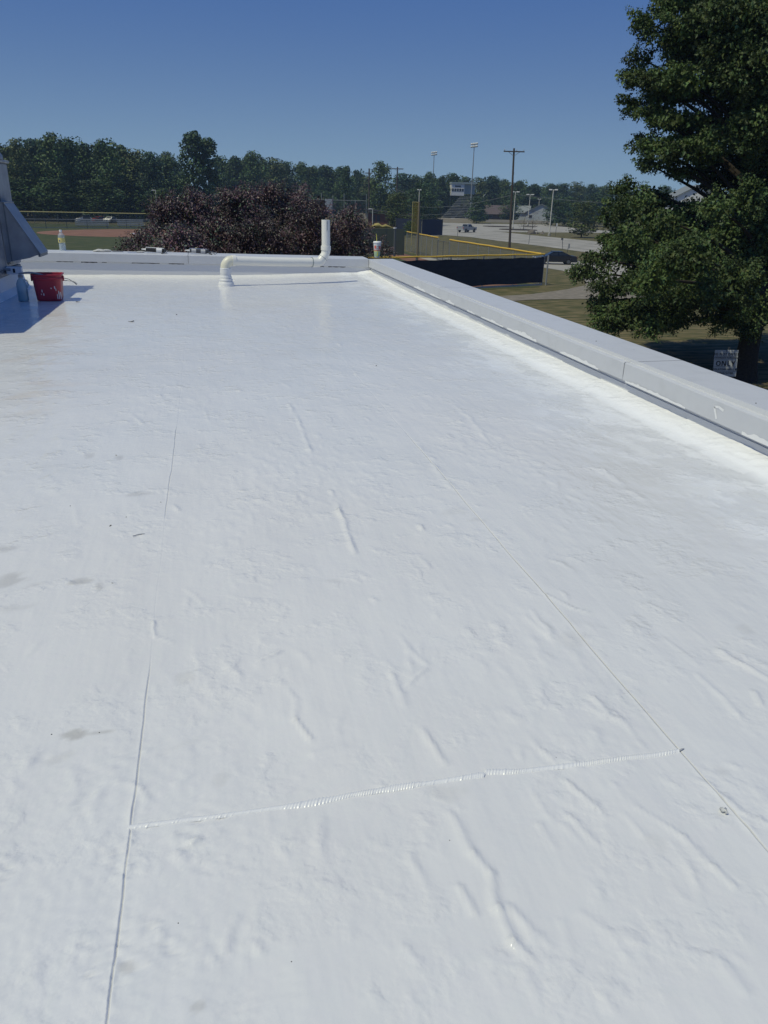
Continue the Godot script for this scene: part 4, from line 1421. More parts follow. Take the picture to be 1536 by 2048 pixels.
func build_maple() -> void:
	var base := Vector3(20.45, G, -26.2)
	var t := thing("maple_tree", "big dark broadleaf tree rising above the frame right of the roof", "tree", base)
	var lobes := [[14.30,-0.33,-21.59,0.49,0.35],[14.78,-0.14,-21.99,0.57,0.40],[14.17,-0.54,-22.40,0.47,0.40],[15.22,-1.14,-21.69,0.40,0.33],[14.31,-1.16,-23.48,0.36,0.32],[14.23,0.87,-25.27,0.32,0.24],[14.66,0.17,-25.02,0.47,0.43],
		[14.45,-0.11,-25.72,0.25,0.37],[15.38,0.65,-25.17,0.44,0.25],[15.17,1.28,-26.46,0.15,0.10],[16.59,-1.79,-30.25,0.76,0.62],[17.05,-3.00,-29.41,0.90,0.56],[17.60,-0.17,-29.68,1.07,0.91],[17.20,-0.64,-31.06,0.65,0.72],
		[16.94,0.82,-31.20,0.55,0.51],[17.92,1.24,-30.64,0.95,0.46],[18.66,0.89,-29.02,0.91,0.53],[18.54,-0.44,-27.90,1.21,0.99],[17.49,-1.57,-27.98,1.18,0.93],[18.33,-1.83,-26.84,1.16,0.63],[17.23,-3.29,-28.14,0.41,0.28],
		[18.99,-1.42,-26.37,1.16,0.95],[19.90,0.16,-26.95,1.21,0.88],[16.07,-1.47,-31.65,0.28,0.10],[16.41,-1.66,-31.48,0.32,0.10],[19.79,-2.99,-27.03,0.77,0.15],[19.77,-2.18,-25.16,0.72,0.43],[19.94,-3.17,-25.66,0.14,0.10],
		[16.64,-3.42,-30.22,0.57,0.44],[17.92,-2.86,-28.30,0.77,0.50],[16.71,-2.72,-31.32,0.37,0.48],[17.15,7.09,-29.94,0.62,0.25],[16.59,7.33,-30.25,0.12,0.10],[17.66,7.26,-29.05,0.90,0.57],[17.32,7.90,-29.84,0.57,0.14],
		[17.82,6.68,-29.54,0.76,0.16],[18.75,7.08,-28.96,1.25,0.93],[17.33,5.60,-29.83,0.80,0.16],[16.95,5.63,-30.62,0.40,0.10],[17.27,6.34,-31.02,0.14,0.10],[17.00,5.67,-31.17,0.12,0.10],[17.92,5.43,-28.90,0.90,0.37],
		[19.75,5.68,-29.50,0.95,0.41],[16.35,7.50,-30.38,0.12,0.10],[16.90,6.43,-31.22,0.12,0.10],[16.71,5.84,-31.32,0.12,0.10],[16.76,4.89,-31.30,0.12,0.10],[17.24,3.45,-31.03,0.12,0.10],[17.67,2.67,-30.79,0.12,0.10],
		[15.75,-1.63,-31.82,0.12,0.10],[16.14,-0.93,-31.62,0.12,0.10],[16.58,-1.08,-31.39,0.12,0.10],[16.71,-0.26,-31.32,0.12,0.10],[16.92,1.73,-31.21,0.12,0.10],[17.27,1.85,-31.02,0.12,0.10],[17.41,4.53,-30.36,0.59,0.12],
		[17.13,4.86,-31.09,0.12,0.10],[17.99,4.16,-29.44,0.91,0.16],[18.23,5.13,-30.46,1.07,0.10],[17.79,3.30,-29.56,0.80,0.20],[17.40,3.33,-30.37,0.13,0.10],[18.05,3.07,-28.22,1.03,0.27],[17.71,2.68,-29.60,0.44,0.10],
		[18.61,3.20,-27.25,0.97,0.44],[18.47,2.34,-29.14,0.35,0.10],[20.20,3.97,-27.97,0.80,0.47],[20.53,5.74,-28.96,0.83,0.73],[20.44,7.20,-29.02,1.07,0.97],[18.73,1.49,-25.33,0.54,0.50],[20.33,1.21,-29.10,0.83,0.28],
		[19.95,2.57,-26.91,0.33,0.10],[20.77,0.72,-26.29,0.99,0.99],[20.61,2.15,-30.12,0.63,0.10],[18.15,5.21,-25.74,0.97,0.77],[17.79,6.52,-26.00,0.93,0.77],[18.57,3.71,-25.44,0.77,0.64],[17.49,5.82,-26.20,0.73,0.52],
		[18.49,6.20,-25.50,0.93,0.93],[18.76,4.45,-25.30,0.93,0.93],[17.42,7.10,-26.24,0.83,0.64],[17.36,1.01,-25.08,0.62,0.34],[17.62,-1.17,-23.66,0.67,0.67],[20.47,5.43,-31.42,1.01,0.29],[20.28,3.95,-31.54,1.08,0.39],
		[21.25,2.75,-30.89,1.25,0.74],[19.73,6.69,-31.89,1.01,0.74],[21.33,4.87,-30.84,1.13,0.88],[19.98,-0.04,-31.73,1.38,1.13],[23.42,-1.43,-26.68,2.00,1.53],[23.85,0.60,-26.29,2.23,1.76],[22.50,2.67,-27.46,2.23,1.76],
		[24.33,3.23,-27.21,2.29,2.05],[21.83,5.20,-27.99,2.23,1.76],[23.02,5.62,-27.03,2.23,2.00],[21.47,7.44,-28.27,2.46,1.76],[19.59,9.12,-29.61,2.69,1.53],[21.43,9.26,-28.31,2.69,1.76],[19.89,10.73,-29.41,2.46,1.53],
		[18.43,9.20,-30.34,1.76,1.06],[23.92,-1.88,-31.44,2.23,1.97],[22.21,-0.69,-32.67,1.71,1.45],[24.05,3.43,-31.33,1.97,1.97],[23.21,5.89,-31.96,1.45,1.45],[22.43,7.91,-32.51,1.97,1.45],[26.13,-0.09,-30.29,2.52,2.26],
		[20.30,-1.14,-32.72,1.41,1.41],[20.76,-3.31,-32.42,1.16,0.91]]
	var st := mb()
	var top := Vector3(20.6, 8.6, -28.6) - base
	var axis := smooth_line([Vector3(0, -.1, 0), Vector3(.0, 1.2, 0), Vector3(.1, 3.2, -.2), Vector3(.1, 6.0, -1.3), Vector3(.1, 10, -2.2), top, top + Vector3(-.2, 2.2, 0)], 4)
	var rad := []
	for i in axis.size():
		var h: float = axis[i].y
		rad.append(lerpf(.40, .05, clampf(h / 16.0, 0, 1)) + .22 * exp(-maxf(h, 0.0) * 1.9))
	tube(st, axis, rad, 14)
	part("trunk", st.commit(), M.bark, t)
	rng.seed = 61
	var i := 0
	for l in lobes:
		i += 1
		if i % 2 == 0 and l[3] < 1.0:
			continue
		var c := Vector3(l[0], l[1], l[2]) - base
		var y0 := clampf(c.y - 1.6 - .25 * Vector2(c.x, c.z).length(), 2.6, 13.0)
		var from := Vector3.ZERO
		var rr := .1
		for k in axis.size() - 1:
			if axis[k].y <= y0 and axis[k + 1].y > y0:
				from = axis[k].lerp(axis[k + 1], (y0 - axis[k].y) / (axis[k + 1].y - axis[k].y))
				rr = rad[k] * .42
		if from == Vector3.ZERO:
			continue
		st = mb()
		var m1 := from.lerp(c, .45) + Vector3(0, .5, 0) + rand_dir() * .25
		var line := smooth_line([from, m1, c], 4)
		var rs := []
		for k in line.size():
			rs.append(lerpf(minf(rr, .14), .018, float(k) / (line.size() - 1)))
		tube(st, line, rs, 7)
		part("limb", st.commit(), M.bark, t)
	for l in lobes:
		l[0] -= base.x
		l[1] -= base.y
		l[2] -= base.z
	var greens := Color(.072, .112, .040)
	for k in 2:
		var s := crown_spots(lobes, 30.0, 71 + k, 1.0, .5, Vector3(0, 7, 0))
		scatter(leaf_sprig(81 + k, 20, .40, .135, greens, .2), M.leaf, s[0], s[1], t, "crown")

func build_plum() -> void:
	var base := Vector3(1.7, G, -20.0)
	var t := thing("plum_tree", "wide purple-leaved tree crown just beyond the far parapet", "tree", base)
	var lobes := [[-1.08,0.11,-20.27,0.43,0.32],[-0.79,0.64,-20.56,0.48,0.33],[-0.14,0.71,-20.71,0.55,0.44],[0.53,0.72,-21.06,0.63,0.45],[1.26,0.84,-20.54,0.61,0.38],[1.97,0.87,-20.92,0.56,0.39],[2.27,0.74,-18.73,0.49,0.39],
		[2.88,0.56,-19.71,0.46,0.37],[3.62,0.37,-20.75,0.49,0.37],[3.87,0.13,-19.99,0.32,0.24],[4.49,-0.16,-20.47,0.20,0.10],[-0.67,0.09,-19.06,0.62,0.37],[0.23,0.06,-19.92,0.78,0.52],[1.27,0.10,-19.35,0.76,0.51],
		[2.29,-0.03,-19.97,0.79,0.53],[3.28,-0.14,-19.91,0.66,0.40],[-1.38,-0.06,-18.78,0.19,0.10],[-1.73,-0.12,-19.24,0.12,0.10],[-1.44,0.08,-19.42,0.12,0.10],[-0.06,1.00,-21.00,0.28,0.10],[0.78,1.08,-20.62,0.28,0.10],
		[2.20,1.08,-19.06,0.22,0.10],[1.70,1.17,-20.64,0.22,0.10],[-0.66,0.91,-19.12,0.12,0.10],[3.54,0.68,-19.97,0.19,0.10]]
	lobes += [[.2, -1.2, -20.2, 1.6, .9], [2.2, -1.2, -20, 1.7, .9], [3.6, -1.3, -19.8, 1.1, .7], [-1.0, -1.1, -20.2, 1.0, .7], [1.2, -2.0, -20.8, 1.8, .8], [1.2, .2, -21.6, 1.6, .6], [3.0, -.2, -21.4, 1.3, .6]]
	var st := mb()
	tube(st, [Vector3(0, -.1, 0), Vector3(.02, .5, 0), Vector3(.0, 1.3, .05), Vector3(-.05, 2.2, 0)], [.28, .21, .18, .15], 12)
	part("trunk", st.commit(), M.bark, t)
	rng.seed = 62
	for l in lobes:
		if l[3] < .5:
			continue
		var c := Vector3(l[0], l[1], l[2]) - base
		st = mb()
		var f := Vector3(0, rng.randf_range(1.4, 2.1), 0)
		var line := smooth_line([f, f.lerp(c, .5) + Vector3(0, -.15, 0) + rand_dir() * .15, c], 4)
		var rs := []
		for k in line.size():
			rs.append(lerpf(.07, .012, float(k) / (line.size() - 1)))
		tube(st, line, rs, 6)
		part("limb", st.commit(), M.bark, t)
	for l in lobes:
		l[0] -= base.x
		l[1] -= base.y
		l[2] -= base.z
	for k in 2:
		var s := crown_spots(lobes, 170.0, 91 + k, 1.0, .45, Vector3(0, 3, 0), .28)
		scatter(leaf_sprig(95 + k, 19, .18, .06, Color(.108, .070, .080), .25, true), M.plum_leaf, s[0], s[1], t, "crown")

var crowns := []
var far_trunk: Mesh

func far_tree(called: String, label: String, x: float, z: float, h: float, w: float, kind: int, group := "") -> Node3D:
	var t := thing(called, label, "tree", Vector3(x, G, z), rng.randf() * TAU, group)
	var c := part("crown", crowns[kind], M.leaf, t)
	c.scale = Vector3(w / 11.0, h / 17.8, w / 11.0)
	c.set_meta("kind", "stuff")
	var k := part("trunk", far_trunk, M.bark, t)
	k.scale = Vector3(h / 17.8, h / 17.8, h / 17.8)
	return t

func build_trees() -> void:
	var g1 := Color(.058, .096, .034)
	crowns = [far_crown(301, 0, g1), far_crown(302, 0, Color(.066, .106, .036)), far_crown(303, 2, Color(.048, .086, .036)), far_crown(304, 1, Color(.046, .08, .034)), far_crown(305, 2, Color(.075, .115, .038)), far_crown(306, 0, Color(.085, .112, .034)), far_crown(307, 0, Color(.075, .05, .04), 520, .45), far_crown(308, 2, Color(.084, .108, .04)), far_crown(309, 0, Color(.046, .086, .05))]
	var st := mb()
	tube(st, [Vector3(0, -.2, 0), Vector3(0, 1, 0), Vector3(.1, 5, 0), Vector3(0, 12, 0)], [.42, .32, .26, .1], 7)
	far_trunk = st.commit()
	var front := [[-52.3,-222.6,16.6],[-48.7,-224.4,17.3],[-43.0,-216.8,17.5],[-41.7,-229.7,19.2],[-35.6,-220.9,19.8],[-32.2,-225.2,19.7],[-28.5,-225.8,18.9],[-23.4,-221.2,19.2],[-20.7,-233.0,18.7],[-16.9,-231.2,17.4],[-12.3,-220.7,16.7],[-10.9,-286.2,19.5],[6.9,-299.4,19.9],[12.0,-298.6,20.6],[18.1,-298.6,21.2],[22.8,-316.4,20.1],[26.7,-312.4,20.2],[31.9,-320.0,19.5],[38.0,-326.5,20.4],[43.5,-327.0,18.7],[49.2,-333.6,19.6],[54.4,-327.8,18.7],[63.1,-338.7,18.2],[67.2,-334.8,15.9],[85.2,-350.3,17.8],[91.4,-351.7,17.4],[94.6,-340.6,18.2],[101.0,-343.4,17.7],[106.4,-346.5,18.3],[116.9,-361.2,17.8],[121.2,-354.1,17.1],[129.3,-359.2,18.5],[134.4,-355.4,17.1],[143.8,-360.6,17.1],[150.5,-360.0,15.8],[158.4,-360.8,15.8],[167.6,-365.9,16.5],[175.0,-366.9,17.2],[185.8,-373.0,16.9],[192.4,-370.2,16.8],[204.2,-374.9,17.0],[214.9,-374.3,16.8],[227.3,-376.7,17.2],[236.9,-371.9,17.1],[244.3,-364.2,17.0],[265.3,-374.1,17.4],[280.3,-374.7,17.6],[293.5,-372.7,17.7]]
	rng.seed = 401
	var i := 0
	var nth := [0, 0, 0]
	var words := ["first", "second", "third", "fourth", "fifth", "sixth", "seventh", "eighth", "ninth", "tenth", "eleventh", "twelfth", "thirteenth", "fourteenth", "fifteenth", "sixteenth", "seventeenth", "eighteenth", "nineteenth", "twentieth", "twenty-first", "twenty-second", "twenty-third", "twenty-fourth", "twenty-fifth", "twenty-sixth"]
	for f in front:
		var left: bool = f[0] < 0.0
		var mid: bool = f[0] < 80.0
		var sec := 0 if left else (1 if mid else 2)
		nth[sec] += 1
		var label: String = words[nth[sec] - 1] + [" tree from the left in the tall wood behind the ball field", " tree from the left in the wood behind the purple tree", " tree from the left on the skyline beyond the parking lot"][sec]
		var grp := "trees of the wood behind the ball field" if left else ("trees of the wood behind the purple tree" if mid else "skyline trees beyond the parking lot")
		var kinds := [0, 2, 7, 8, 4, 0, 3]
		far_tree("wood_tree", label, f[0], f[1], f[2] * rng.randf_range(.98, 1.03), rng.randf_range(8.5, 15.0) * (1.0 if left else 1.15), kinds[i % 7], grp)
		i += 1
	# singled-out trees
	far_tree("tall_tree", "tallest spiky-topped dark tree standing proud of the left wood", -1.8, -212.0, 21.4, 13.5, 3)
	far_tree("tall_tree", "slender second stem of the tall spiky tree, just right of it", 1.8, -214.0, 20.3, 12.0, 3)
	far_tree("tall_tree", "pale green tall tree by the two utility poles", 56.6, -262.0, 18.4, 11.0, 4)
	far_tree("narrow_tree", "narrow tree with a ragged top left of the first utility pole", 45.2, -262.0, 16.8, 6.5, 3)
	far_tree("young_tree", "yellow-green young tree left of the second utility pole", 46.5, -196.0, 8.6, 8.5, 5)
	far_tree("round_tree", "dark round tree in front of the bleachers, above the pickup truck", 92.5, -270.0, 8.8, 10.5, 2)
	far_tree("round_tree", "dark tree left of the bleachers above the navy screen", 66.8, -240.0, 9.0, 9.5, 0)
	far_tree("round_tree", "dark tree between the foul pole and the bleachers", 62.0, -232.0, 11.8, 11.0, 2)
	far_tree("round_tree", "dark tree behind the brick dugout", 60.0, -245.0, 9.0, 9.0, 0)
	far_tree("round_tree", "yellow-green tree at the near edge of the parking lot, left of the big tree", 80.0, -163.0, 7.6, 8.0, 5)
	far_tree("round_tree", "low green tree beside the yellow-green one at the parking lot", 90.0, -165.0, 7.4, 8.0, 4)
	far_tree("round_tree", "dark tree behind the tall lot lamp", 115.5, -255.0, 8.6, 12.0, 2)
	far_tree("round_tree", "dark tree right of the pale gabled house", 123.0, -262.0, 9.5, 13.0, 0)
	far_tree("round_tree", "dark tree at the far end of the parking lot", 133.0, -262.0, 11.0, 14.0, 2)
	far_tree("round_tree", "tree beside the brown-roofed house", 118.0, -305.0, 8.0, 10.0, 0)
	far_tree("small_tree", "small thin reddish tree on the lot island, left", 84.0, -206.0, 4.8, 4.4, 6)
	far_tree("small_tree", "small thin tree on the lot island, beside the lamp", 88.2, -210.0, 5.1, 4.6, 6)
	far_tree("shrub", "round grey-green shrub beside the foul pole", 38.8, -152.0, 3.0, 3.6, 4)
	far_tree("shrub", "bush left of the ball field at the wood's edge", -31.5, -214.0, 6.4, 7.0, 5)
	far_tree("shrub", "bright green bush by the parked cars", -20.5, -224.0, 6.0, 6.5, 5)
	far_tree("shrub", "pale green rounded tree behind the purple tree, beside a thin lamp", -10.0, -214.0, 8.2, 7.5, 4)
	far_tree("shrub", "green bush in front of the wood behind the purple tree", 6.5, -222.0, 8.4, 11.0, 4)
	# the wood's dark depth: more crowns behind the front rows
	var spots := []
	var tints := []
	rng.seed = 402
	for f in front:
		for k in 2:
			var v := Vector2(f[0], f[1]) * (1.06 + .07 * k)
			spots.append(Transform3D(Basis(Vector3.UP, rng.randf() * TAU).scaled(Vector3(1.25, f[2] / 18.6, 1.25)), Vector3(v.x + rng.randf_range(-4, 4), G, v.y)))
			var t := rng.randf_range(.75, 1.0)
			tints.append(Color(t, t, t))
	for k in 14:
		spots.append(Transform3D(Basis(Vector3.UP, rng.randf() * TAU).scaled(Vector3(1.3, .98, 1.3)), Vector3(-58.0 - 9.0 * k, G, -224.0 + 8.0 * k + rng.randf_range(-5, 5))))
		tints.append(Color.WHITE)
	for k in 12:
		spots.append(Transform3D(Basis(Vector3.UP, rng.randf() * TAU).scaled(Vector3(1.3, .95, 1.3)), Vector3(306.0 + 11.0 * k, G, -368.0 + 12.0 * k)))
		tints.append(Color.WHITE)
	for k in 40:
		var x := -75.0 + k * 10.0
		spots.append(Transform3D(Basis(Vector3.UP, rng.randf() * TAU).scaled(Vector3(1.3, .55, 1.3)), Vector3(x, G, -212.0 - 22.0 * smoothstep(-30, 0, x) - maxf(0, x) * .65 - 55.0 * smoothstep(-14, 10, x))))
		tints.append(Color(.9, .9, .9))
	var wood := Node3D.new()
	scatter(crowns[0], M.leaf, spots, tints, self, "wood_depth")
	var wd := get_node("wood_depth")
	wd.set_meta("label", "dark mass of trees deep in the wood behind the first row")
	wd.set_meta("category", "wood")
	wood.free()

# ---------------------------------------------------------------- ground
func build_ground() -> void:
	struct("lawn", ground_sheet([Vector2(-1500, 60), Vector2(1500, 60), Vector2(1900, -2600), Vector2(-1500, -2600)], G), M.lawn)
	struct("ball_field_grass", ground_sheet([Vector2(-60, -40), Vector2(9, -54), Vector2(26.8, -61), Vector2(26.5, -108), Vector2(30, -150), Vector2(10, -196), Vector2(-60, -192)], G + .012), M.field_grass)
	var el := []
	for i in 40:
		var a := TAU * i / 40.0
		var r := 1.0 + .04 * sin(a * 3.0)
		el.append(Vector2(-9.5 + 18.5 * r * cos(a), -151.5 + 17.0 * r * sin(a)))
	struct("infield_dirt", ground_sheet(el, G + .03), M.infield)
	struct("warning_track", ground_sheet([Vector2(9, -56.2), Vector2(25.5, -62.6), Vector2(25.2, -106), Vector2(22.4, -106), Vector2(22.2, -66), Vector2(8, -60)], G + .03), M.infield)
	struct("parking_lot", ground_sheet([Vector2(46.3, -164.5), Vector2(64, -225), Vector2(74.5, -265.6), Vector2(80.9, -275.4), Vector2(101.4, -270.7), Vector2(120.3, -276), Vector2(113.7, -237.6), Vector2(111.8, -218.2), Vector2(140, -215), Vector2(135, -194), Vector2(109.8, -195.5), Vector2(93.4, -195.5), Vector2(85.8, -192.6), Vector2(79.3, -191.5), Vector2(72, -191.7), Vector2(60.2, -179.8)], G + .016), M.concrete)
	struct("road", ground_sheet([Vector2(43, -158), Vector2(49, -170.4), Vector2(60.2, -181), Vector2(71.3, -189.9), Vector2(72, -173.3), Vector2(72.8, -163.9), Vector2(74, -155.4), Vector2(74.6, -140.2), Vector2(74.8, -125.9), Vector2(75, -60), Vector2(57, -60), Vector2(56, -93.7), Vector2(55.8, -105.2), Vector2(54.7, -111.6), Vector2(54.6, -124.1), Vector2(54, -131.9), Vector2(53.1, -140.9), Vector2(52.6, -156), Vector2(49.7, -164)], G + .034), M.concrete)
	# gutter lines and tar joints along the road
	var line := func(called: String, pts: Array, w: float, m: Material, y: float) -> void:
		var a := []
		var b := []
		for i in pts.size():
			var d: Vector2 = (pts[mini(i + 1, pts.size() - 1)] - pts[maxi(i - 1, 0)]).normalized().orthogonal() * w * .5
			a.append(pts[i] + d)
			b.append(pts[i] - d)
		b.reverse()
		struct(called, ground_sheet(a + b, G + y), m)
	line.call("road_joint", [Vector2(58.5, -90), Vector2(58.6, -112), Vector2(58.4, -130), Vector2(57, -146), Vector2(54.5, -160)], .28, M.tar_soft, .046)
	line.call("road_joint", [Vector2(64.8, -92), Vector2(64.6, -120), Vector2(63.4, -145), Vector2(61.5, -160), Vector2(57, -172)], .25, M.tar_soft, .046)
	line.call("road_joint", [Vector2(69.5, -100), Vector2(69.3, -130), Vector2(68.4, -150), Vector2(67.5, -165), Vector2(62, -178)], .25, M.tar_soft, .046)
	line.call("lot_joint", [Vector2(60, -184), Vector2(78, -196), Vector2(92, -199)], .3, M.tar_soft, .03)
	line.call("lot_joint", [Vector2(58, -196), Vector2(72, -214), Vector2(80, -236)], .3, M.tar_soft, .03)
	struct("driveway", ground_sheet([Vector2(24, -96), Vector2(39.3, -89.4), Vector2(42.5, -89.2), Vector2(46.3, -88.5), Vector2(56.4, -86.6), Vector2(57.4, -70), Vector2(44, -60), Vector2(35.5, -52.2), Vector2(27, -52.6), Vector2(32.8, -64.8), Vector2(34.5, -69.1), Vector2(35.8, -73.3), Vector2(36.1, -77.4), Vector2(35.7, -80.5), Vector2(30.7, -84.1), Vector2(24, -87)], G + .02), M.asphalt_old)
	struct("gravel_path", ground_sheet([Vector2(35.8, -68), Vector2(32.4, -64.2), Vector2(31.5, -62.3), Vector2(29.8, -60.6), Vector2(28.3, -59.1), Vector2(26, -57.3), Vector2(23.7, -55.6), Vector2(20.1, -54.1), Vector2(9, -51.4), Vector2(-10, -49), Vector2(-10, -45), Vector2(11.7, -47.8), Vector2(18.9, -50.6), Vector2(22.3, -52.2), Vector2(24.4, -52.5), Vector2(27, -52.6), Vector2(35.4, -52.2)], G + .028), M.gravel)
	# kerb behind the sedan
	var st := mb()
	box(st, Vector3(47.6, G + .07, -88.55), Vector3(18.5, .15, .3), Basis(Vector3.UP, -.15))
	struct("kerb", st.commit(), M.kerb)
	for s in [[83.5, -208.5, 5.2, 5.5], [87.5, -236.0, 4.2, 5.0], [101.5, -244.5, 2.6, 3.0]]:
		st = mb()
		var ring0 := []
		var ring1 := []
		for i in 20:
			var a := TAU * i / 20.0
			ring0.append(Vector3(s[0] + cos(a) * s[2], G, s[1] + sin(a) * s[3]))
			ring1.append(Vector3(s[0] + cos(a) * s[2] * .98, G + .14, s[1] + sin(a) * s[3] * .98))
		loft(st, [ring0, ring1], false, true)
		struct("lot_island", st.commit(), M.mulch)

func pole_thing(called: String, label: String, category: String, at: Vector3, group := "") -> Node3D:
	return thing(called, label, category, at, 0.0, group)

# ---------------------------------------------------------------- fences
func build_fences() -> void:
	# dark wind screen facing the building: posts, screen, rails, yellow top cap, concrete footing
	var A := Vector3(27.5, G, -62.4)
	var B := Vector3(6.0, G, -53.9)
	var f := thing("screened_fence", "fence hung with dark navy wind screen under a yellow pipe, beyond the right parapet", "fence", A)
	var d := (B - A)
	var n := 8
	var st := mb()
	var row := []
	for i in 61:
		var t := i / 60.0
		var p := d * t
		var sag := -.05 * absf(sin(t * PI * 9.0)) - .05 * absf(und.get_noise_1d(t * 900.0))
		row.append([p + Vector3(0, 2.28 + sag, .05 + .02 * sin(t * 70.0)), p + Vector3(0, 1.2, .07 + .03 * sin(t * 50.0)), p + Vector3(0, .22 + .03 * sin(t * 33.0), .05)])
	for i in 60:
		for k in 2:
			quad(st, row[i][k], row[i + 1][k], row[i + 1][k + 1], row[i][k + 1], Vector3(-d.z, 0, d.x).normalized() * -1.0)
	part("wind_screen", st.commit(), M.screen_navy, f)
	for i in n:
		st = mb()
		var p := d * (i / float(n - 1))
		tube(st, [p + Vector3(0, -.1, -.02), p + Vector3(0, 2.44, -.02)], .05 if i > 0 else .07, 8)
		part("post", st.commit(), M.galv, f)
	for i in n - 1:
		st = mb()
		var p := d * (i / float(n - 1))
		var q := d * ((i + 1) / float(n - 1))
		tube(st, smooth_line([p + Vector3(0, 2.50, 0), p.lerp(q, .5) + Vector3(0, 2.47, 0), q + Vector3(0, 2.50, 0)], 3), .062, 8)
		part("top_pipe", st.commit(), M.yellow_pipe, f)
		st = mb()
		box(st, p.lerp(q, .5) + Vector3(0, .06, .06), Vector3(p.distance_to(q) - .02, .14, .1), Basis(Vector3.UP, atan2(-d.z, d.x)))
		part("footing", st.commit(), M.kerb, f)
	# corner post in the near end, free of the screen
	st = mb()
	tube(st, [Vector3(.35, -.1, .05), Vector3(.35, 2.4, .05)], .075, 8)
	part("post", st.commit(), M.galv, f)
	# the side that runs away up the field, wire mesh with a gate gap
	var runs := [[Vector3(27.4, G, -62.8), Vector3(26.5, G, -86.0), 8, "yellow-capped wire mesh fence running away from the fence corner"], [Vector3(26.7, G, -91.2), Vector3(27.2, G, -108.4), 6, "yellow-capped wire mesh fence beyond the gate, ending at the grey screen"]]
	for r in runs:
		var g := thing("mesh_fence", r[3], "fence", r[0])
		var e: Vector3 = r[1] - r[0]
		st = mb()
		quad(st, Vector3(0, .05, 0), e + Vector3(0, .05, 0), e + Vector3(0, 2.42, 0), Vector3(0, 2.42, 0), Vector3(e.z, 0, -e.x).normalized())
		part("wire_mesh", st.commit(), M.mesh_grey, g)
		for i in r[2] + 1:
			var p: Vector3 = e * (i / float(r[2]))
			st = mb()
			tube(st, [p + Vector3(0, -.1, 0), p + Vector3(0, 2.45, 0)], .04, 6)
			part("post", st.commit(), M.galv, g)
		for i in r[2]:
			var p: Vector3 = e * (i / float(r[2]))
			var q: Vector3 = e * ((i + 1) / float(r[2]))
			st = mb()
			tube(st, [p + Vector3(0, 2.50 - .02 * (i % 2), 0), q + Vector3(0, 2.50 - .02 * ((i + 1) % 2), 0)], .075, 8)
			part("top_pipe", st.commit(), M.yellow_pipe, g)
	var gt := thing("fence_gate", "plain mesh gate without a yellow cap between the two yellow-capped fences", "gate", Vector3(26.55, G, -86.3))
	st = mb()
	for z in [0.0, -2.3, -4.6]:
		tube(st, [Vector3(0, 0, z), Vector3(0, 2.2, z)], .04, 6)
	tube(st, [Vector3(0, 2.2, 0), Vector3(0, 2.2, -4.6)], .03, 6)
	tube(st, [Vector3(0, .1, 0), Vector3(0, .1, -4.6)], .03, 6)
	part("frame", st.commit(), M.galv_dark, gt)
	st = mb()
	quad(st, Vector3(0, .1, 0), Vector3(0, .1, -4.6), Vector3(0, 2.2, -4.6), Vector3(0, 2.2, 0), Vector3.LEFT)
	part("wire_mesh", st.commit(), M.mesh_grey, gt)
	# grey-green screen behind the purple tree, with a post
	var w := thing("screened_fence", "dull grey-green screen panels behind the drink cup and purple tree", "fence", Vector3(20.0, G, -99.2))
	for i in 2:
		st = mb()
		box(st, Vector3(1.1 + 2.2 * i, 1.6, -.0 + .4 * i), Vector3(2.18, 3.1, .04), Basis(Vector3.UP, -.18))
		part("screen_panel", st.commit(), M.screen_green, w)
	for i in 3:
		st = mb()
		tube(st, [Vector3(2.2 * i, -.1, .4 * i - .25), Vector3(2.2 * i, 3.2, .4 * i - .25)], .05, 6)
		part("post", st.commit(), M.galv_dark, w)
	var ps := thing("capped_post", "dark post with a pale flat cap in front of the grey-green screen", "post", Vector3(22.45, G, -95.5))
	st = mb()
	tube(st, [Vector3(0, -.1, 0), Vector3(0, 3.25, 0)], .13, 10)
	part("pole", st.commit(), M.galv_dark, ps)
	st = mb()
	tube(st, [Vector3(0, 3.25, 0), Vector3(0, 3.4, 0)], .2, 10)
	part("cap", st.commit(), M.lamp_head, ps)
	st = mb()
	var rr := []
	for i in 9:
		var t := i / 8.0
		var ring := []
		for k in 10:
			var a := TAU * k / 10.0
			ring.append(Vector3(lerpf(-2.6, 2.6, t), .35 + .45 * sin(PI * (.08 + .84 * t)) * (1.0 + sin(a)) * (.8 + .3 * sin(i * 2.2)), cos(a) * .8 * sin(PI * (.1 + .8 * t))))
		rr.append(ring)
	loft(st, rr)
	solo("yellow_tarpaulin", st.commit(), M.tarp_yellow, "yellow tarpaulin heap below the brick dugout, above the drink cup", "tarpaulin", Vector3(30.1, G + 1.55, -141))
	st = mb()
	box(st, Vector3(30.1, G + .9, -141), Vector3(5.6, 1.8, 1.4), Basis(), .05)
	solo("field_cart", st.commit(), M.screen_green, "dull green field cart box under the yellow tarpaulin", "cart")
	# navy screened box far up the road
	var nb := thing("navy_screen", "tall navy blue screened enclosure at the roadside left of the pickup truck", "screen", Vector3(44.2, G, -161.0))
	for s in [[Vector3(1.9, 1.58, -1.4), Vector3(6.6, 3.1, .06), .62], [Vector3(-3.0, 1.58, -1.9), Vector3(5.4, 3.1, .06), -.55]]:
		st = mb()
		box(st, s[0], s[1], Basis(Vector3.UP, s[2]))
		part("screen_panel", st.commit(), M.navy_box, nb)
	for p in [Vector3(4.65, 1.6, -3.3), Vector3(-.8, 1.6, .45), Vector3(-5.4, 1.6, -3.4)]:
		st = mb()
		tube(st, [p - Vector3(0, 1.7, 0), p + Vector3(0, 1.6, 0)], .06, 6)
		part("post", st.commit(), M.galv_dark, nb)
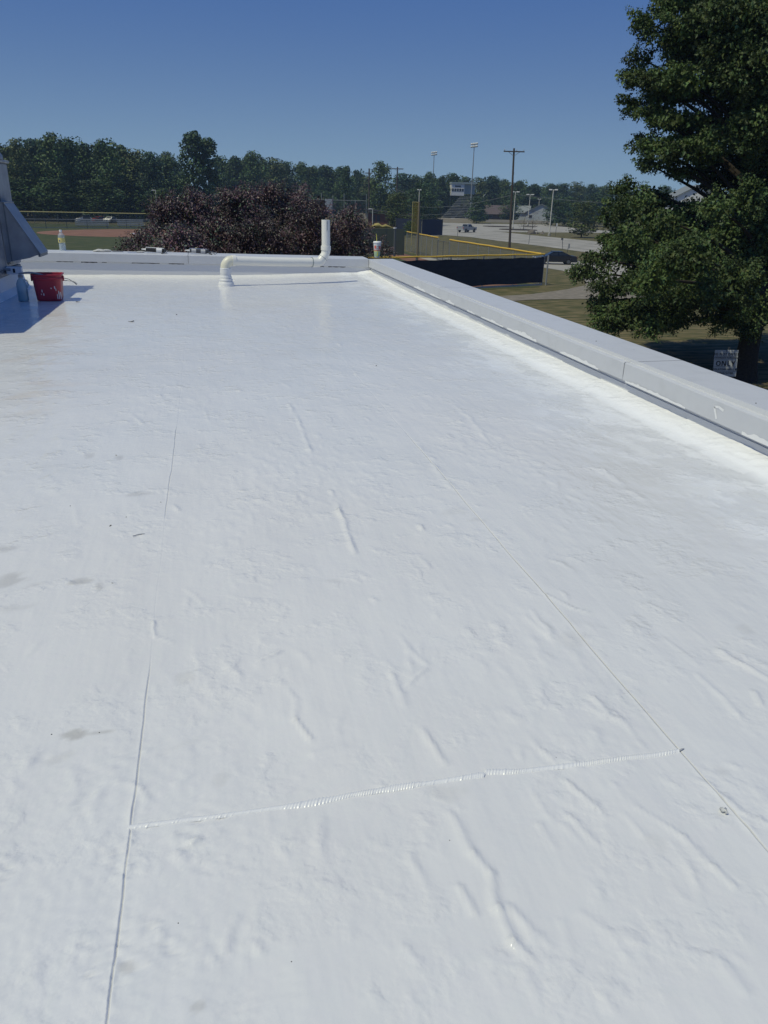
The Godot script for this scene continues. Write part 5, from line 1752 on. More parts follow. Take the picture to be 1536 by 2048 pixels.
	# backstop with its netting poles
	var bs := thing("backstop", "tall dark netting backstop with thin steel poles behind the purple tree", "backstop", Vector3(39.0, G, -252.5))
	for i in 7:
		st = mb()
		var x := -10.0 + 3.45 * i
		var tall := 8.4 if i in [2, 4, 6] else 6.6
		tube(st, [Vector3(x, -.1, x * .11), Vector3(x, tall + (1.3 if i in [1, 3] else 0.0), x * .11)], .09, 6)
		part("pole", st.commit(), M.galv, bs)
	for y in [8.0]:
		st = mb()
		tube(st, [Vector3(-10, y - 1.6, -1.1), Vector3(10.7, y - 1.6, 1.2)], .06, 5)
		part("rail", st.commit(), M.galv, bs)
	st = mb()
	quad(st, Vector3(-10, 0, -1.1), Vector3(10.7, 0, 1.2), Vector3(10.7, 6.4, 1.2), Vector3(-10, 6.4, -1.1), Vector3.BACK)
	part("netting", st.commit(), M.net_dark, bs)
	st = mb()
	box(st, Vector3(-1.0, 5.2, .3), Vector3(2.2, 3.0, .2))
	part("pale_board", st.commit(), M.siding, bs)
	# outfield fence on the left with a dull yellow cap
	var o := thing("outfield_fence", "long outfield fence with a dull yellow top pipe in front of the left wood", "fence", Vector3(-46, G, -190.5))
	var oe := Vector3(58, 0, -6)
	for i in 13:
		st = mb()
		var p := oe * (i / 12.0)
		tube(st, [p + Vector3(0, -.1, 0), p + Vector3(0, 2.4, 0)], .05, 6)
		part("post", st.commit(), M.galv_dark, o)
		if i < 12:
			st = mb()
			tube(st, [p + Vector3(0, 2.45, 0), p + oe / 12.0 + Vector3(0, 2.45, 0)], .11, 7)
			part("top_pipe", st.commit(), M.yellow_dull, o)
	st = mb()
	quad(st, Vector3(0, .05, 0), oe + Vector3(0, .05, 0), oe + Vector3(0, 2.4, 0), Vector3(0, 2.4, 0), Vector3.BACK)
	part("wire_mesh", st.commit(), M.net_dark, o)
	# low chain-link fence round the infield
	var c := thing("infield_fence", "low grey chain-link fence behind the red dirt infield", "fence", Vector3(-33, G, -164))
	var ce := Vector3(32, 0, -12)
	for i in 10:
		st = mb()
		var p := ce * (i / 9.0)
		tube(st, [p + Vector3(0, -.1, 0), p + Vector3(0, 1.7, 0)], .05, 6)
		part("post", st.commit(), M.galv_dark, c)
	for y in [1.7, .2]:
		st = mb()
		tube(st, [Vector3(0, y, 0), ce + Vector3(0, y, 0)], .045, 6)
		part("rail", st.commit(), M.galv, c)
	st = mb()
	quad(st, Vector3(0, .05, 0), ce + Vector3(0, .05, 0), ce + Vector3(0, 1.7, 0), Vector3(0, 1.7, 0), Vector3.BACK)
	part("wire_mesh", st.commit(), M.net_dark, c)
	# player benches
	for s in [[-22.6, -177.5, 6.6, "long pale metal bench behind the infield, left of the other"], [-15.2, -180.0, 5.4, "long pale metal bench behind the infield, partly hidden by the purple tree"]]:
		var bt := thing("player_bench", s[3], "bench", Vector3(s[0], G, s[1]), .14)
		for k in 4:
			st = mb()
			box(st, Vector3(0, .4 + .33 * k, -.5 * k), Vector3(s[2], .22, .34), Basis(), .01)
			part("plank", st.commit(), M.bench, bt)
		for x in [-.42, 0.0, .42]:
			st = mb()
			prism(st, [Vector2(.2, 0), Vector2(.2, .28), Vector2(-1.4, 1.3), Vector2(-1.6, 1.3), Vector2(-1.6, 0)], .08, Transform3D(Basis(Vector3.UP, -PI / 2), Vector3(s[2] * x, 0, 0)))
			part("frame", st.commit(), M.galv_dark, bt)
	st = mb()
	box(st, Vector3(0, .95, 0), Vector3(1.5, 1.9, 1.2), Basis(), .04)
	box(st, Vector3(0, 1.94, 0), Vector3(1.7, .08, 1.4))
	solo("storage_box", st.commit(), M.dark_grey, "dark upright storage box between the two pale benches behind the infield", "storage box", Vector3(-26.0, G, -196))
	st = mb()
	lathe(st, [Vector2(.3, 0), Vector2(.3, .1), Vector2(.2, .16)], 5)
	solo("base_bag", st.commit(), M.cap_white, "small white base bag on the red dirt infield", "base", Vector3(-12.2, G + .03, -147.5))

# ---------------------------------------------------------------- poles, lamps and cables
func build_poles() -> void:
	var st := mb()
	# foul pole in front of the dark screen
	var fp := thing("foul_pole", "tall tan foul pole with an olive mesh wing in front of the dark screened fence", "foul pole", Vector3(19.25, G, -72.5))
	tube(st, [Vector3(0, -.1, 0), Vector3(0, 6.3, 0)], .1, 10)
	part("pole", st.commit(), M.pole_tan, fp)
	st = mb()
	quad(st, Vector3(-.56, 3.6, -.1), Vector3(-.1, 3.6, 0), Vector3(-.1, 6.25, 0), Vector3(-.56, 6.25, -.1), Vector3.BACK)
	part("mesh_wing", st.commit(), M.mesh_olive, fp)
	st = mb()
	tube(st, [Vector3(-.58, 2.5, -.1), Vector3(-.58, 6.3, -.1)], .035, 6)
	for y in [3.6, 6.25]:
		tube(st, [Vector3(-.58, y, -.1), Vector3(0, y, 0)], .03, 6)
	part("wing_frame", st.commit(), M.yellow_dull, fp)
	# utility poles with crossarms
	var upole := func(label: String, at: Vector3, h: float, arm: float, lean: Vector2, turn: float, arm_low: float, fat := 1.0) -> Node3D:
		var u := thing("utility_pole", label, "utility pole", at, turn)
		var s2 := mb()
		tube(s2, [Vector3(0, -.2, 0), Vector3(lean.x * .5, h * .5, lean.y * .5), Vector3(lean.x, h, lean.y)], [.19 * fat, .16 * fat, .13 * fat], 10)
		part("pole", s2.commit(), M.wood_pole, u)
		s2 = mb()
		var y := h - arm_low
		var px := lean * (y / h)
		box(s2, Vector3(px.x, y, px.y + .14), Vector3(arm, .16 * fat, .12), Basis(), .01)
		part("crossarm", s2.commit(), M.wood_pole, u)
		s2 = mb()
		for sg in [-1.0, 1.0]:
			tube(s2, [Vector3(px.x + sg * arm * .27, y - .05, px.y + .16), Vector3(px.x, y - .62, px.y + .13)], .03, 5)
		part("brace", s2.commit(), M.galv_dark, u)
		for k in 3:
			s2 = mb()
			lathe(s2, [Vector2(.03, 0), Vector2(.06, .05), Vector2(.04, .12), Vector2(.06, .16), Vector2(.02, .24)], 8, Vector3(px.x + arm * [-.46, .12, .46][k], y + .08, px.y + .14))
			part("insulator", s2.commit(), M.siding, u)
		return u
	var near: Node3D = upole.call("tallest dark utility pole, standing at the road behind the yellow-capped fence", Vector3(45.84, G, -117.4), 14.0, 3.1, Vector2(-.5, 0), -.2, .45)
	st = mb()
	tube(st, [Vector3(-.28, 10.4, .18), Vector3(-.28, 10.75, .18)], .05, 6)
	part("bracket", st.commit(), M.galv_dark, near)
	upole.call("taller of two utility poles in front of the woods, left of the foul pole", Vector3(57.9, G, -245.2), 16.1, 3.6, Vector2(0, 0), -.22, .55, 1.5)
	upole.call("utility pole with two short crossarms, the left one in front of the woods", Vector3(46.1, G, -229.2), 14.8, 1.9, Vector2(-.1, 0), -.2, 1.2, 1.5)
	# parking lot lamps
	var lamp := func(label: String, at: Vector3, h: float, arm: float, grp: String) -> void:
		var l := thing("lot_lamp", label, "street lamp", at, -.36, grp)
		var s2 := mb()
		tube(s2, [Vector3(0, .5, 0), Vector3(0, h, 0)], [.14, .09], 8)
		part("pole", s2.commit(), M.lamp_pole, l)
		s2 = mb()
		tube(s2, [Vector3(0, -.1, 0), Vector3(0, .55, 0)], .32, 10)
		part("base", s2.commit(), M.kerb, l)
		for sg in [-1.0, 1.0]:
			s2 = mb()
			box(s2, Vector3(sg * arm * .62, h + .05, 0), Vector3(arm * .72, .26, .42), Basis(), .05)
			part("lamp_head", s2.commit(), M.lamp_head, l)
		s2 = mb()
		box(s2, Vector3(0, h + .03, 0), Vector3(arm * .7, .1, .1))
		part("arm", s2.commit(), M.lamp_head, l)
	var gl := "twin-headed lamps of the parking lot"
	lamp.call("cream twin-headed lot lamp just right of the tall utility pole", Vector3(84.8, G, -216.0), 9.6, 1.15, gl)
	lamp.call("cream twin-headed lot lamp in the middle, behind the boulders", Vector3(101.2, G, -245.0), 9.4, 1.25, gl)
	lamp.call("nearest and tallest-looking cream twin-headed lot lamp, beside the boulders", Vector3(75.4, G, -169.6), 9.5, 1.0, gl)
	lamp.call("cream lot lamp whose head shows above the foul pole's wing", Vector3(55.0, G, -207.5), 9.3, .55, gl)
	lamp.call("faint thin lot lamp far off behind the pale gabled house", Vector3(149.0, G, -349.5), 9.0, .8, gl)
	var small_lamp := func(label: String, at: Vector3, h: float) -> void:
		var l := thing("thin_lamp", label, "street lamp", at, 0.0)
		var s2 := mb()
		tube(s2, [Vector3(0, -.1, 0), Vector3(0, h, 0)], .08, 6)
		part("pole", s2.commit(), M.lamp_pole, l)
		s2 = mb()
		tube(s2, [Vector3(.1, h, 0), Vector3(-.5, h + .05, 0), Vector3(-.9, h, 0)], [.06, .1, .1], 6)
		part("lamp_head", s2.commit(), M.lamp_head, l)
	small_lamp.call("thin pale lamp at the left end of the purple tree, before the dark wood", Vector3(-11.0, G, -207.0), 7.5)
	small_lamp.call("thin pale lamp beside the brick dugout", Vector3(35.0, G, -170.0), 4.75)
	# stadium floodlights
	var flood := func(label: String, at: Vector3, h: float, s: float) -> void:
		var l := thing("stadium_floodlight", label, "floodlight", at, -.3, "stadium floodlights over the trees")
		var s2 := mb()
		tube(s2, [Vector3(0, -.1, 0), Vector3(0, h, 0)], [.34 * s, .16 * s], 8)
		part("mast", s2.commit(), M.galv, l)
		for k in 2:
			s2 = mb()
			tube(s2, [Vector3(-1.5 * s, h - .2 - 1.1 * s * k, 0), Vector3(1.5 * s, h + .3 * s - .2 - 1.1 * s * k, 0)], .1 * s, 6)
			part("crossbar", s2.commit(), M.galv_dark, l)
			for i in 4:
				s2 = mb()
				var y := h - .2 - 1.1 * s * k + .3 * s * (i / 3.0 - .5)
				lathe(s2, [Vector2(.1, -.35), Vector2(.36, -.25), Vector2(.44, .05), Vector2(.38, .3), Vector2(.1, .42)], 8, Vector3((-1.2 + .8 * i) * s, y + .1, .25))
				part("flood_lamp", s2.commit(), M.lamp_head, l)
	flood.call("left stadium floodlight mast over the trees", Vector3(108.6, G, -384.9), 28.6, .85)
	flood.call("right stadium floodlight mast, taller, above the press box", Vector3(104.4, G, -313.2), 28.0, .85)
	# cables
	var cable := func(label: String, a: Vector3, b: Vector3, sag: float, r: float) -> void:
		var pts := []
		for i in 17:
			var t := i / 16.0
			pts.append((b - a) * t + Vector3(0, -sag * 4.0 * t * (1.0 - t), 0))
		var s2 := mb()
		tube(s2, pts, r, 5)
		solo("cable", s2.commit(), M.cable, label, "cable", a)
	cable.call("slack grey cable from the tall utility pole away to the right past the lot lamps", Vector3(45.5, 2.6, -117.4), Vector3(82.0, 2.6, -120), .9, .028)
	cable.call("grey cable dropping right from the tall utility pole to the dark trees", Vector3(45.5, 1.6, -117.4), Vector3(85.0, -2.4, -168), .6, .025)
	cable.call("grey cable from the tall utility pole left across the bleachers to the woods", Vector3(45.5, 2.4, -117.4), Vector3(57.9, .9, -245.0), 1.5, .035)
	cable.call("faint lower cable from the tall utility pole left across the lot", Vector3(45.5, 1.0, -117.4), Vector3(46.1, -1.6, -229.0), 1.2, .03)
	cable.call("faint cable from the taller woodland utility pole towards the foul pole", Vector3(57.9, 4.6, -245.0), Vector3(70.0, 1.8, -238.0), .5, .04)
	# leaning road signs and marker posts
	var signp := func(called: String, label: String, at: Vector3, h: float, lean: float, plate: Vector2, m: Material, round_: bool) -> void:
		var s := thing(called, label, "road sign" if plate.x > 0.0 else "marker post", at, -.42)
		var s2 := mb()
		tube(s2, [Vector3(0, -.2, 0), Vector3(lean, h, 0)], .045, 6)
		part("post", s2.commit(), M.galv_dark, s)
		if plate.x > 0.0:
			s2 = mb()
			if round_:
				tube(s2, [Vector3(lean, h - plate.y * .5, .05), Vector3(lean, h - plate.y * .5, .07)], plate.x * .5, 12)
			else:
				box(s2, Vector3(lean, h - plate.y * .5, .06), Vector3(plate.x, plate.y, .02))
			part("plate", s2.commit(), m, s)
	signp.call("road_sign", "leaning dark signpost on the verge, left of the paddle sign", Vector3(53.7, G, -115.1), 1.75, -.28, Vector2(.34, .3), M.galv_dark, false)
	signp.call("road_sign", "leaning grey paddle-shaped sign above the black sedan's boot", Vector3(47.6, G, -100.9), 1.6, .28, Vector2(.24, .62), M.mid_grey, false)
	signp.call("marker_post", "thin leaning marker post on the verge left of the tall utility pole", Vector3(50.5, G, -129.0), 2.3, -.2, Vector2.ZERO, M.galv_dark, false)
	signp.call("marker_post", "thin marker post on the verge midway between utility pole and signs", Vector3(54.6, G, -131.0), 1.9, .1, Vector2.ZERO, M.galv_dark, false)
	signp.call("marker_post", "thin marker post in front of the pickup truck", Vector3(50.9, G, -160.0), 1.3, .0, Vector2.ZERO, M.galv_dark, false)
	signp.call("lot_sign", "dark post with a small white top plate right of the tall lot lamp", Vector3(77.2, G, -170.2), 2.7, .06, Vector2(.34, .72), M.white_wall, false)
	signp.call("lot_sign", "pale square sign board hanging by the tall lot lamp, in front of dark trees", Vector3(112.8, G, -256.0), 4.6, .0, Vector2(1.3, 1.6), M.siding, false)
	# boulders at the lot
	rng.seed = 31
	var blab := ["large blunt grey boulder on the grass island, left of the lamp", "pointed grey boulder on the grass island, nearest the lamp", "small dark stone between the two boulders on the island"]
	var bpos := [Vector3(75.5, G, -180.0), Vector3(78.8, G, -181.2), Vector3(77.3, G, -180.8)]
	var bs := [Vector3(.95, 1.05, .8), Vector3(.6, .8, .6), Vector3(.26, .6, .26)]
	for k in 3:
		st = mb()
		var rings := []
		for i in 6:
			var t := i / 5.0
			var ring := []
			for j in 10:
				var a := TAU * j / 10.0
				var r := sqrt(maxf(0.02, 1.0 - t * t * (.82 if k == 0 else 1.0))) * (1.0 + .22 * sin(a * 2.0 + k) + .1 * sin(a * 3.0 + i))
				if k == 1:
					r = (1.0 - .9 * t) * (1.0 + .15 * sin(a * 2.0))
				ring.append(Vector3(cos(a) * r * bs[k].x, -.1 + t * bs[k].y * (1.0 + .08 * cos(a)), sin(a) * r * bs[k].z))
			rings.append(ring)
		loft(st, rings)
		solo("boulder", st.commit(), M.stone, blab[k], "boulder", bpos[k])
	# the private-entry sign by the big tree
	var sg := thing("notice_sign", "tilted white notice sign reading ONLY in the shade left of the big tree's trunk", "sign", Vector3(16.7, G, -22.45), -.62)
	st = mb()
	tube(st, [Vector3(-.02, -.3, -.04), Vector3(.08, 2.0, -.04)], .035, 8)
	part("post", st.commit(), M.dark_grey, sg)
	var tilt := Node3D.new()
	tilt.name = "plate_mount"
	st = mb()
	box(st, Vector3.ZERO, Vector3(.72, .88, .012), Basis(Vector3(0, 0, 1), .085), .003)
	var plate := part("plate", st.commit(), M.sign_white, sg)
	plate.position = Vector3(.05, 1.47, 0)
	tilt.free()
	var words := [["DO NOT ENTER", .30, .085], ["AUTHORIZED PERSONNEL", .18, .055], ["ONLY", -.01, .17], ["VIOLATORS WILL BE", -.20, .065], ["PROSECUTED", -.33, .065]]
	for wd in words:
		var tm := TextMesh.new()
		var fnt := SystemFont.new()
		fnt.font_names = PackedStringArray(["Droid Sans"])
		fnt.font_weight = 700
		tm.font = fnt
		tm.text = wd[0]
		tm.font_size = 48
		tm.pixel_size = wd[2] / 36.0
		tm.depth = .004
		var tn := part("lettering", tm, M.sign_ink, plate)
		tn.rotation.z = .085
		tn.position = Basis(Vector3(0, 0, 1), .085) * Vector3(0, wd[1], .009)
	st = mb()
	for y in [.235, .115, -.115, -.265]:
		box(st, Basis(Vector3(0, 0, 1), .085) * Vector3(0, y, .008), Vector3(.66, .008, .004), Basis(Vector3(0, 0, 1), .085))
	part("rule_line", st.commit(), M.sign_ink, plate)
	for y in [.41, -.41]:
		st = mb()
		tube(st, [Basis(Vector3(0, 0, 1), .085) * Vector3(0, y, .0), Basis(Vector3(0, 0, 1), .085) * Vector3(0, y, .02)], .02, 8)
		part("bolt", st.commit(), M.dark_grey, sg).position = Vector3(.05, 1.47, 0)

# ---------------------------------------------------------------- buildings
func window_part(parent: Node3D, c: Vector3, s: Vector2, xf: Transform3D, frame_mat: Material) -> void:
	var st := mb()
	box(st, xf * c, Vector3(s.x + .16, s.y + .16, .08), xf.basis)
	var w := part("window", st.commit(), frame_mat, parent)
	st = mb()
	box(st, xf * (c + Vector3(0, 0, .03)), Vector3(s.x, s.y, .06), xf.basis)
	part("pane", st.commit(), M.glass, w)

func house(called: String, label: String, at: Vector3, turn: float, size: Vector3, ridge: float, over: float, wall: Material, roof: Material) -> Node3D:
	# ridge along x; gables at the ends
	var h := thing(called, label, "house", at, turn)
	var st := mb()
	box(st, Vector3(0, size.y * .5, 0), size)
	prism(st, [Vector2(-size.z * .5, size.y), Vector2(size.z * .5, size.y), Vector2(0, size.y + ridge)], size.x - .01, Transform3D(Basis(Vector3.UP, PI / 2), Vector3.ZERO))
	part("wall", st.commit(), wall, h)
	st = mb()
	for s in [-1.0, 1.0]:
		var a := Vector3(0, size.y + ridge, 0)
		var b := Vector3(0, size.y - ridge * over / (size.z * .5), s * (size.z * .5 + over))
		var d := b - a
		box(st, (a + b) * .5 + Vector3(0, .1, 0), Vector3(size.x + over * 2.0, .16, d.length()), Basis(Vector3.RIGHT, atan2(-d.y, d.z)))
	part("roof", st.commit(), roof, h)
	return h

func build_buildings() -> void:
	var I := Transform3D()
	# brick dugout by the ball field
	var b := thing("brick_dugout", "low dark brick dugout with a sloping flat roof behind the purple tree", "dugout", Vector3(47.5, G, -216.0), -.2)
	var st := mb()
	box(st, Vector3(1.6, 1.6, 0), Vector3(11.5, 3.2, 5.0))
	part("wall", st.commit(), M.brick, b)
	st = mb()
	box(st, Vector3(1.2, 3.75, .2), Vector3(13.2, .28, 6.2), Basis(Vector3(0, 0, 1), -.075))
	part("roof", st.commit(), M.roof_dark, b)
	st = mb()
	box(st, Vector3(-5.4, 2.6, .4), Vector3(2.6, 1.3, 3.6))
	part("pale_bay", st.commit(), M.tan_wall, b)
	for x in [-2.6, -1.4]:
		st = mb()
		box(st, Vector3(x, 1.9, 2.53), Vector3(.8, 2.1, .08))
		part("doorway", st.commit(), M.roof_dark, b)
	# press box and bleachers
	var pb := thing("press_box", "white-fronted press box with a band of windows above the bleachers", "press box", Vector3(109.6, 0, -342.0), -.02)
	st = mb()
	box(st, Vector3(-2.2, 6.6, 0), Vector3(5.8, 4.6, 2.6))
	part("wall", st.commit(), M.white_wall, pb)
	st = mb()
	prism(st, [Vector2(-5.3, 8.92), Vector2(5.7, 8.92), Vector2(5.5, 9.7), Vector2(-5.2, 9.6)], 3.2)
	box(st, Vector3(3.2, 6.95, -.35), Vector3(4.98, 3.9, 1.9))
	part("side_bay", st.commit(), M.press_side, pb)
	for i in 5:
		window_part(pb, Vector3(-4.4 + 1.1 * i, 6.55, 1.3), Vector2(.88, 1.15), I, M.white_wall)
	st = mb()
	box(st, Vector3(-2.2, 8.0, 1.33), Vector3(2.6, .6, .06))
	part("sign_band", st.commit(), M.screen_green, pb)
	st = mb()
	for x in [-4.8, -1.5, 1.4, 5.2]:
		box(st, Vector3(x, 1.9 - 2.6, -.8), Vector3(.3, 10.0, .3))
	part("leg", st.commit(), M.galv_dark, pb)
	var bl := thing("bleachers", "grey stepped metal bleachers rising below the press box", "bleachers", Vector3(98.7, G, -317.0), -.9)
	for k in 14:
		st = mb()
		box(st, Vector3(0, .8 + .62 * k, -.95 * k), Vector3(12, .1, .36))
		part("seat_plank", st.commit(), M.bench, bl)
		st = mb()
		box(st, Vector3(0, .45 + .62 * k, -.95 * k - .4), Vector3(12, .08, .5))
		part("foot_plank", st.commit(), M.bench_dark, bl)
	for x in [-5.9, 0.0, 5.9]:
		st = mb()
		prism(st, [Vector2(0, 0), Vector2(0, .4), Vector2(12.8, 8.6), Vector2(13.2, 8.6), Vector2(13.2, 0)], .15, Transform3D(Basis(Vector3.UP, PI / 2), Vector3(x, 0, 0)))
		part("frame", st.commit(), M.bench_dark, bl)
	st = mb()
	tube(st, [Vector3(6.1, 1.0, .4), Vector3(6.1, 10.2, -13.2)], .09, 6)
	tube(st, [Vector3(6.1, 0, .4), Vector3(6.1, 1.4, .4)], .09, 6)
	part("handrail", st.commit(), M.bench, bl)
	# houses
	var h1 := house("brown_house", "brown-roofed low house right of the bleachers", Vector3(121.5, G, -330.0), -.32, Vector3(11.0, 2.9, 9.0), 3.0, .8, M.siding_brown, M.roof_brown)
	window_part(h1, Vector3(-2.5, 1.6, 4.52), Vector2(1.4, 1.1), I, M.siding)
	window_part(h1, Vector3(2.5, 1.6, 4.52), Vector2(1.4, 1.1), I, M.siding)
	st = mb()
	box(st, Vector3(3.0, 5.7, -.8), Vector3(.8, 1.4, .8))
	part("chimney", st.commit(), M.brick, h1)
	var h2 := house("gabled_house", "pale grey house with a broad gable behind the lot lamps", Vector3(151.5, G, -352.0), PI * .5 - .42, Vector3(13.0, 3.6, 13.0), 3.3, .6, M.siding, M.roof_grey)
	window_part(h2, Vector3(-4.5, 1.7, 6.55), Vector2(1.4, 1.2), Transform3D(Basis(Vector3.UP, -PI / 2), Vector3.ZERO), M.white_wall)
	window_part(h2, Vector3(3.0, 1.7, 6.55), Vector2(1.4, 1.2), Transform3D(Basis(Vector3.UP, -PI / 2), Vector3.ZERO), M.white_wall)
	var wing := house("house_wing", "grey-roofed wing on the left of the pale gabled house", Vector3(143.0, G, -356.0), -.42, Vector3(8.0, 3.3, 9.0), 2.7, .6, M.siding, M.roof_grey)
	window_part(wing, Vector3(-1.0, 1.7, 4.52), Vector2(1.6, 1.2), I, M.white_wall)
	var wh := house("white_hall", "white-walled hall showing through the gap in the big tree", Vector3(131.5, G, -204.5), -.36 + PI * .5, Vector3(16.0, 7.6, 17.0), 4.6, .5, M.white_wall, M.roof_grey)
	window_part(wh, Vector3(-3.0, 4.0, 8.05), Vector2(1.2, 1.4), Transform3D(Basis(Vector3.UP, -PI / 2), Vector3.ZERO), M.siding)
	var sh := house("tan_shed", "tan low shed roof showing between the wood and the purple tree", Vector3(-17.0, G, -226.0), .1, Vector3(8.5, 1.5, 5.0), 1.5, .7, M.tan_wall, M.tan_wall)
	window_part(sh, Vector3(0, .8, 2.52), Vector2(.9, .7), I, M.white_wall)
	# low walls at the far side of the lot
	st = mb()
	box(st, Vector3(0, .7, 0), Vector3(17.0, 1.4, .3), Basis(), .03)
	solo("lot_wall", st.commit(), M.tan_wall, "low pale wall at the far side of the lot behind the pickup truck", "wall", Vector3(85.5, G, -279.0)).rotation.y = -.3
	st = mb()
	box(st, Vector3(0, .5, 0), Vector3(26.0, 1.0, .3), Basis(), .03)
	solo("lot_wall", st.commit(), M.tan_wall, "low pale wall at the far side of the lot below the brown house", "wall", Vector3(117, G, -291.0)).rotation.y = -.2

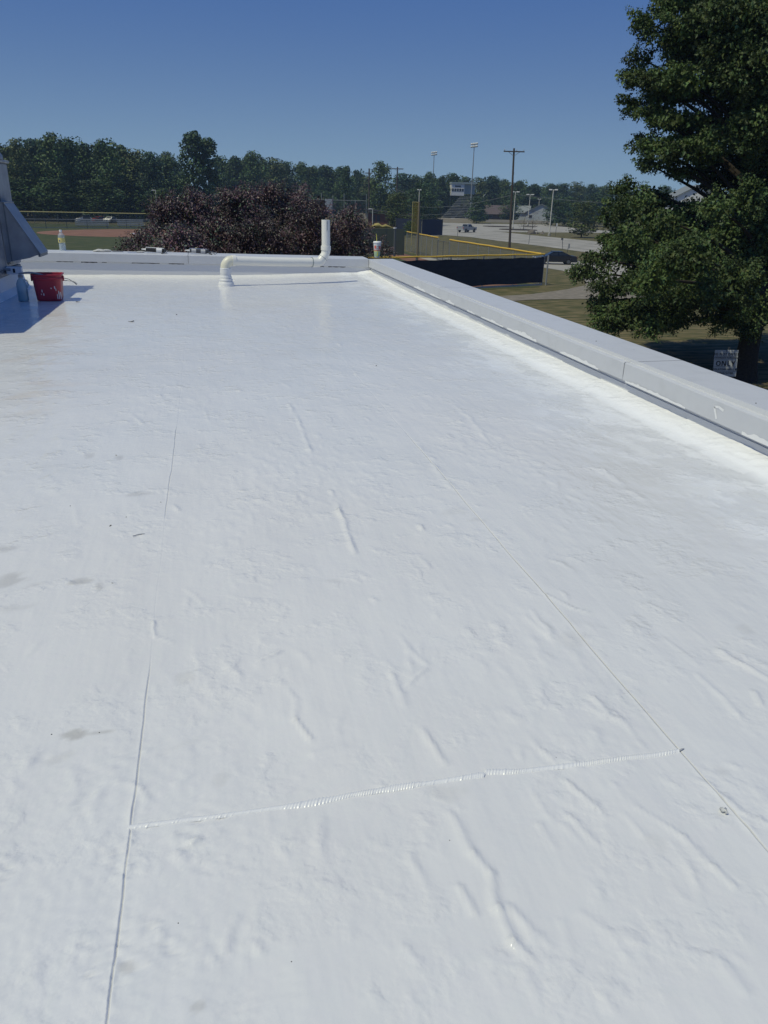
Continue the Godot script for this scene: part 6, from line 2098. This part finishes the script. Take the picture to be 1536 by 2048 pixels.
# ---------------------------------------------------------------- vehicles
# heading +x; length about 4.7 (car) or 5.6 (pickup)
func vehicle(label: String, category: String, at: Vector3, turn: float, paint: Material, pickup: bool) -> Node3D:
	var v := thing("pickup_truck" if pickup else "parked_car", label, category, at, turn)
	var L := 5.6 if pickup else 4.8
	var W := 1.95 if pickup else 1.8
	var low := .5 if pickup else .28
	var belt := 1.15 if pickup else .92
	var wr := .40 if pickup else .33
	var fx := L * .5 - .95
	var bx := -L * .5 + (1.15 if pickup else .95)
	# body side outline with wheel arches
	var o := []
	var arch := func(cx: float) -> void:
		for k in 9:
			var a := PI * k / 8.0
			o.append(Vector2(cx - cos(a) * (wr + .07), low + .0 + sin(a) * (wr * 1.05)))
	o.append(Vector2(-L * .5 + .05, low))
	arch.call(bx)
	arch.call(fx)
	o.append(Vector2(L * .5 - .08, low))
	if pickup:
		o += [Vector2(L * .5, low + .25), Vector2(L * .5 - .02, belt - .12), Vector2(L * .5 - .12, belt + .0), Vector2(1.25, belt + .08), Vector2(-.95, belt + .05), Vector2(-L * .5 + .02, belt + .05), Vector2(-L * .5, low + .2)]
	else:
		o += [Vector2(L * .5, low + .2), Vector2(L * .5 - .08, .66), Vector2(L * .5 - .3, .76), Vector2(1.05, belt), Vector2(-1.5, belt + .06), Vector2(-L * .5 + .12, belt + .02), Vector2(-L * .5, belt - .12), Vector2(-L * .5 + .02, low + .15)]
	var st := mb()
	prism(st, o, W)
	if pickup:
		# open bed: rim rails
		for s in [-1.0, 1.0]:
			box(st, Vector3(-1.85, belt + .12, s * (W * .5 - .05)), Vector3(1.85, .16, .1), Basis(), .02)
		box(st, Vector3(-L * .5 + .06, belt + .1, 0), Vector3(.1, .2, W - .02), Basis(), .02)
	part("body", st.commit(), paint, v)
	# cabin: lofted, narrower at the roof
	var cab := [Vector2(1.35, belt), Vector2(.62, belt + .62), Vector2(-.62, belt + .66), Vector2(-.92, belt)] if pickup else [Vector2(1.1, belt - .03), Vector2(.35, belt + .44), Vector2(-.75, belt + .46), Vector2(-1.75, belt + .04)]
	st = mb()
	var hw := W * .5 - .06
	var tw := W * .5 - .22
	var lo := [Vector3(cab[0].x, cab[0].y, hw), Vector3(cab[3].x, cab[3].y, hw), Vector3(cab[3].x, cab[3].y, -hw), Vector3(cab[0].x, cab[0].y, -hw)]
	var hi := [Vector3(cab[1].x, cab[1].y, tw), Vector3(cab[2].x, cab[2].y, tw), Vector3(cab[2].x, cab[2].y, -tw), Vector3(cab[1].x, cab[1].y, -tw)]
	var nrm := [Vector3(0, .3, 1), Vector3(-1, .6, 0), Vector3(0, .3, -1), Vector3(1, .8, 0)]
	for k in 4:
		quad(st, lo[k], lo[(k + 1) % 4], hi[(k + 1) % 4], hi[k], nrm[k].normalized())
	quad(st, hi[0], hi[1], hi[2], hi[3], Vector3.UP)
	box(st, (hi[0] + hi[2]) * .5 + Vector3(0, .02, 0), Vector3(hi[0].x - hi[1].x + .1, .05, tw * 2.0 + .04), Basis(), .02)
	part("cabin", st.commit(), paint, v)
	# windows stand a little proud of the cabin
	for k in 4:
		var n: Vector3 = nrm[k].normalized() * .012
		var cuts := [[.08, .48], [.53, .93]] if k % 2 == 0 else [[.08, .92]]
		for c in cuts:
			st = mb()
			var q := func(u: float, w: float) -> Vector3:
				var a: Vector3 = lo[k].lerp(lo[(k + 1) % 4], u)
				var b: Vector3 = hi[k].lerp(hi[(k + 1) % 4], u)
				return a.lerp(b, w) + n
			quad(st, q.call(c[0], .14), q.call(c[1], .14), q.call(c[1], .88), q.call(c[0], .88), nrm[k].normalized())
			part("window", st.commit(), M.glass, v)
	for x in [fx, bx]:
		for s in [-1.0, 1.0]:
			st = mb()
			var c := Vector3(x, wr, s * (W * .5 - .11))
			var ax := Vector3(0, 0, 1)
			loft(st, [circle(c - ax * .11, ax, wr * .9, 18), circle(c - ax * .09, ax, wr, 18), circle(c + ax * .09, ax, wr, 18), circle(c + ax * .11, ax, wr * .9, 18)])
			var w := part("wheel", st.commit(), M.tyre, v)
			st = mb()
			loft(st, [circle(c + ax * s * .112, ax, wr * .6, 14), circle(c + ax * s * .122, ax, wr * .52, 14)])
			part("rim", st.commit(), M.rim, w)
	for s in [-1.0, 1.0]:
		st = mb()
		box(st, Vector3(L * .5 - .05, belt - .2, s * (W * .5 - .25)), Vector3(.12, .14, .4), Basis(), .02)
		part("headlight", st.commit(), M.clear_lens, v)
		st = mb()
		box(st, Vector3(-L * .5 + .03, belt - .12, s * (W * .5 - .12)), Vector3(.1, .3 if pickup else .14, .2), Basis(), .02)
		part("tail_light", st.commit(), M.red_lens, v)
		st = mb()
		box(st, Vector3(.95 if pickup else .75, belt + .1, s * (W * .5 + .07)), Vector3(.12, .14, .16), Basis(), .03)
		part("mirror", st.commit(), paint, v)
	for x in [L * .5 + .02, -L * .5 - .02]:
		st = mb()
		box(st, Vector3(x, low + .14, 0), Vector3(.14, .2, W * .94), Basis(), .04)
		part("bumper", st.commit(), M.galv if pickup else paint, v)
	return v

func build_vehicles() -> void:
	vehicle("silver grey pickup truck driving on the pale concrete lot", "pickup truck", Vector3(60.4, G + .03, -183.0), .66, M.car_silver, true)
	vehicle("black sedan half hidden by the end of the dark screened fence", "car", Vector3(39.2, G + .02, -86.0), PI + .22 - .44, M.car_black, false)
	var c := vehicle("white car parked in the wood's shade behind the outfield fence", "car", Vector3(-27.3, G, -206.5), .35, M.car_white, false)
	c.set_meta("group", "cars parked behind the outfield fence")
	vehicle("dark red car parked right of the white one behind the outfield fence", "car", Vector3(-24.4, G, -207.5), .8, M.car_red, false).set_meta("group", "cars parked behind the outfield fence")
	vehicle("silver car parked at the right end behind the outfield fence", "car", Vector3(-21.8, G, -206.5), 1.2, M.car_silver, false).set_meta("group", "cars parked behind the outfield fence")
	vehicle("pale van-roofed car behind the low wall at the far lot edge", "car", Vector3(88.5, G, -284.0), -.3, M.car_white, false)
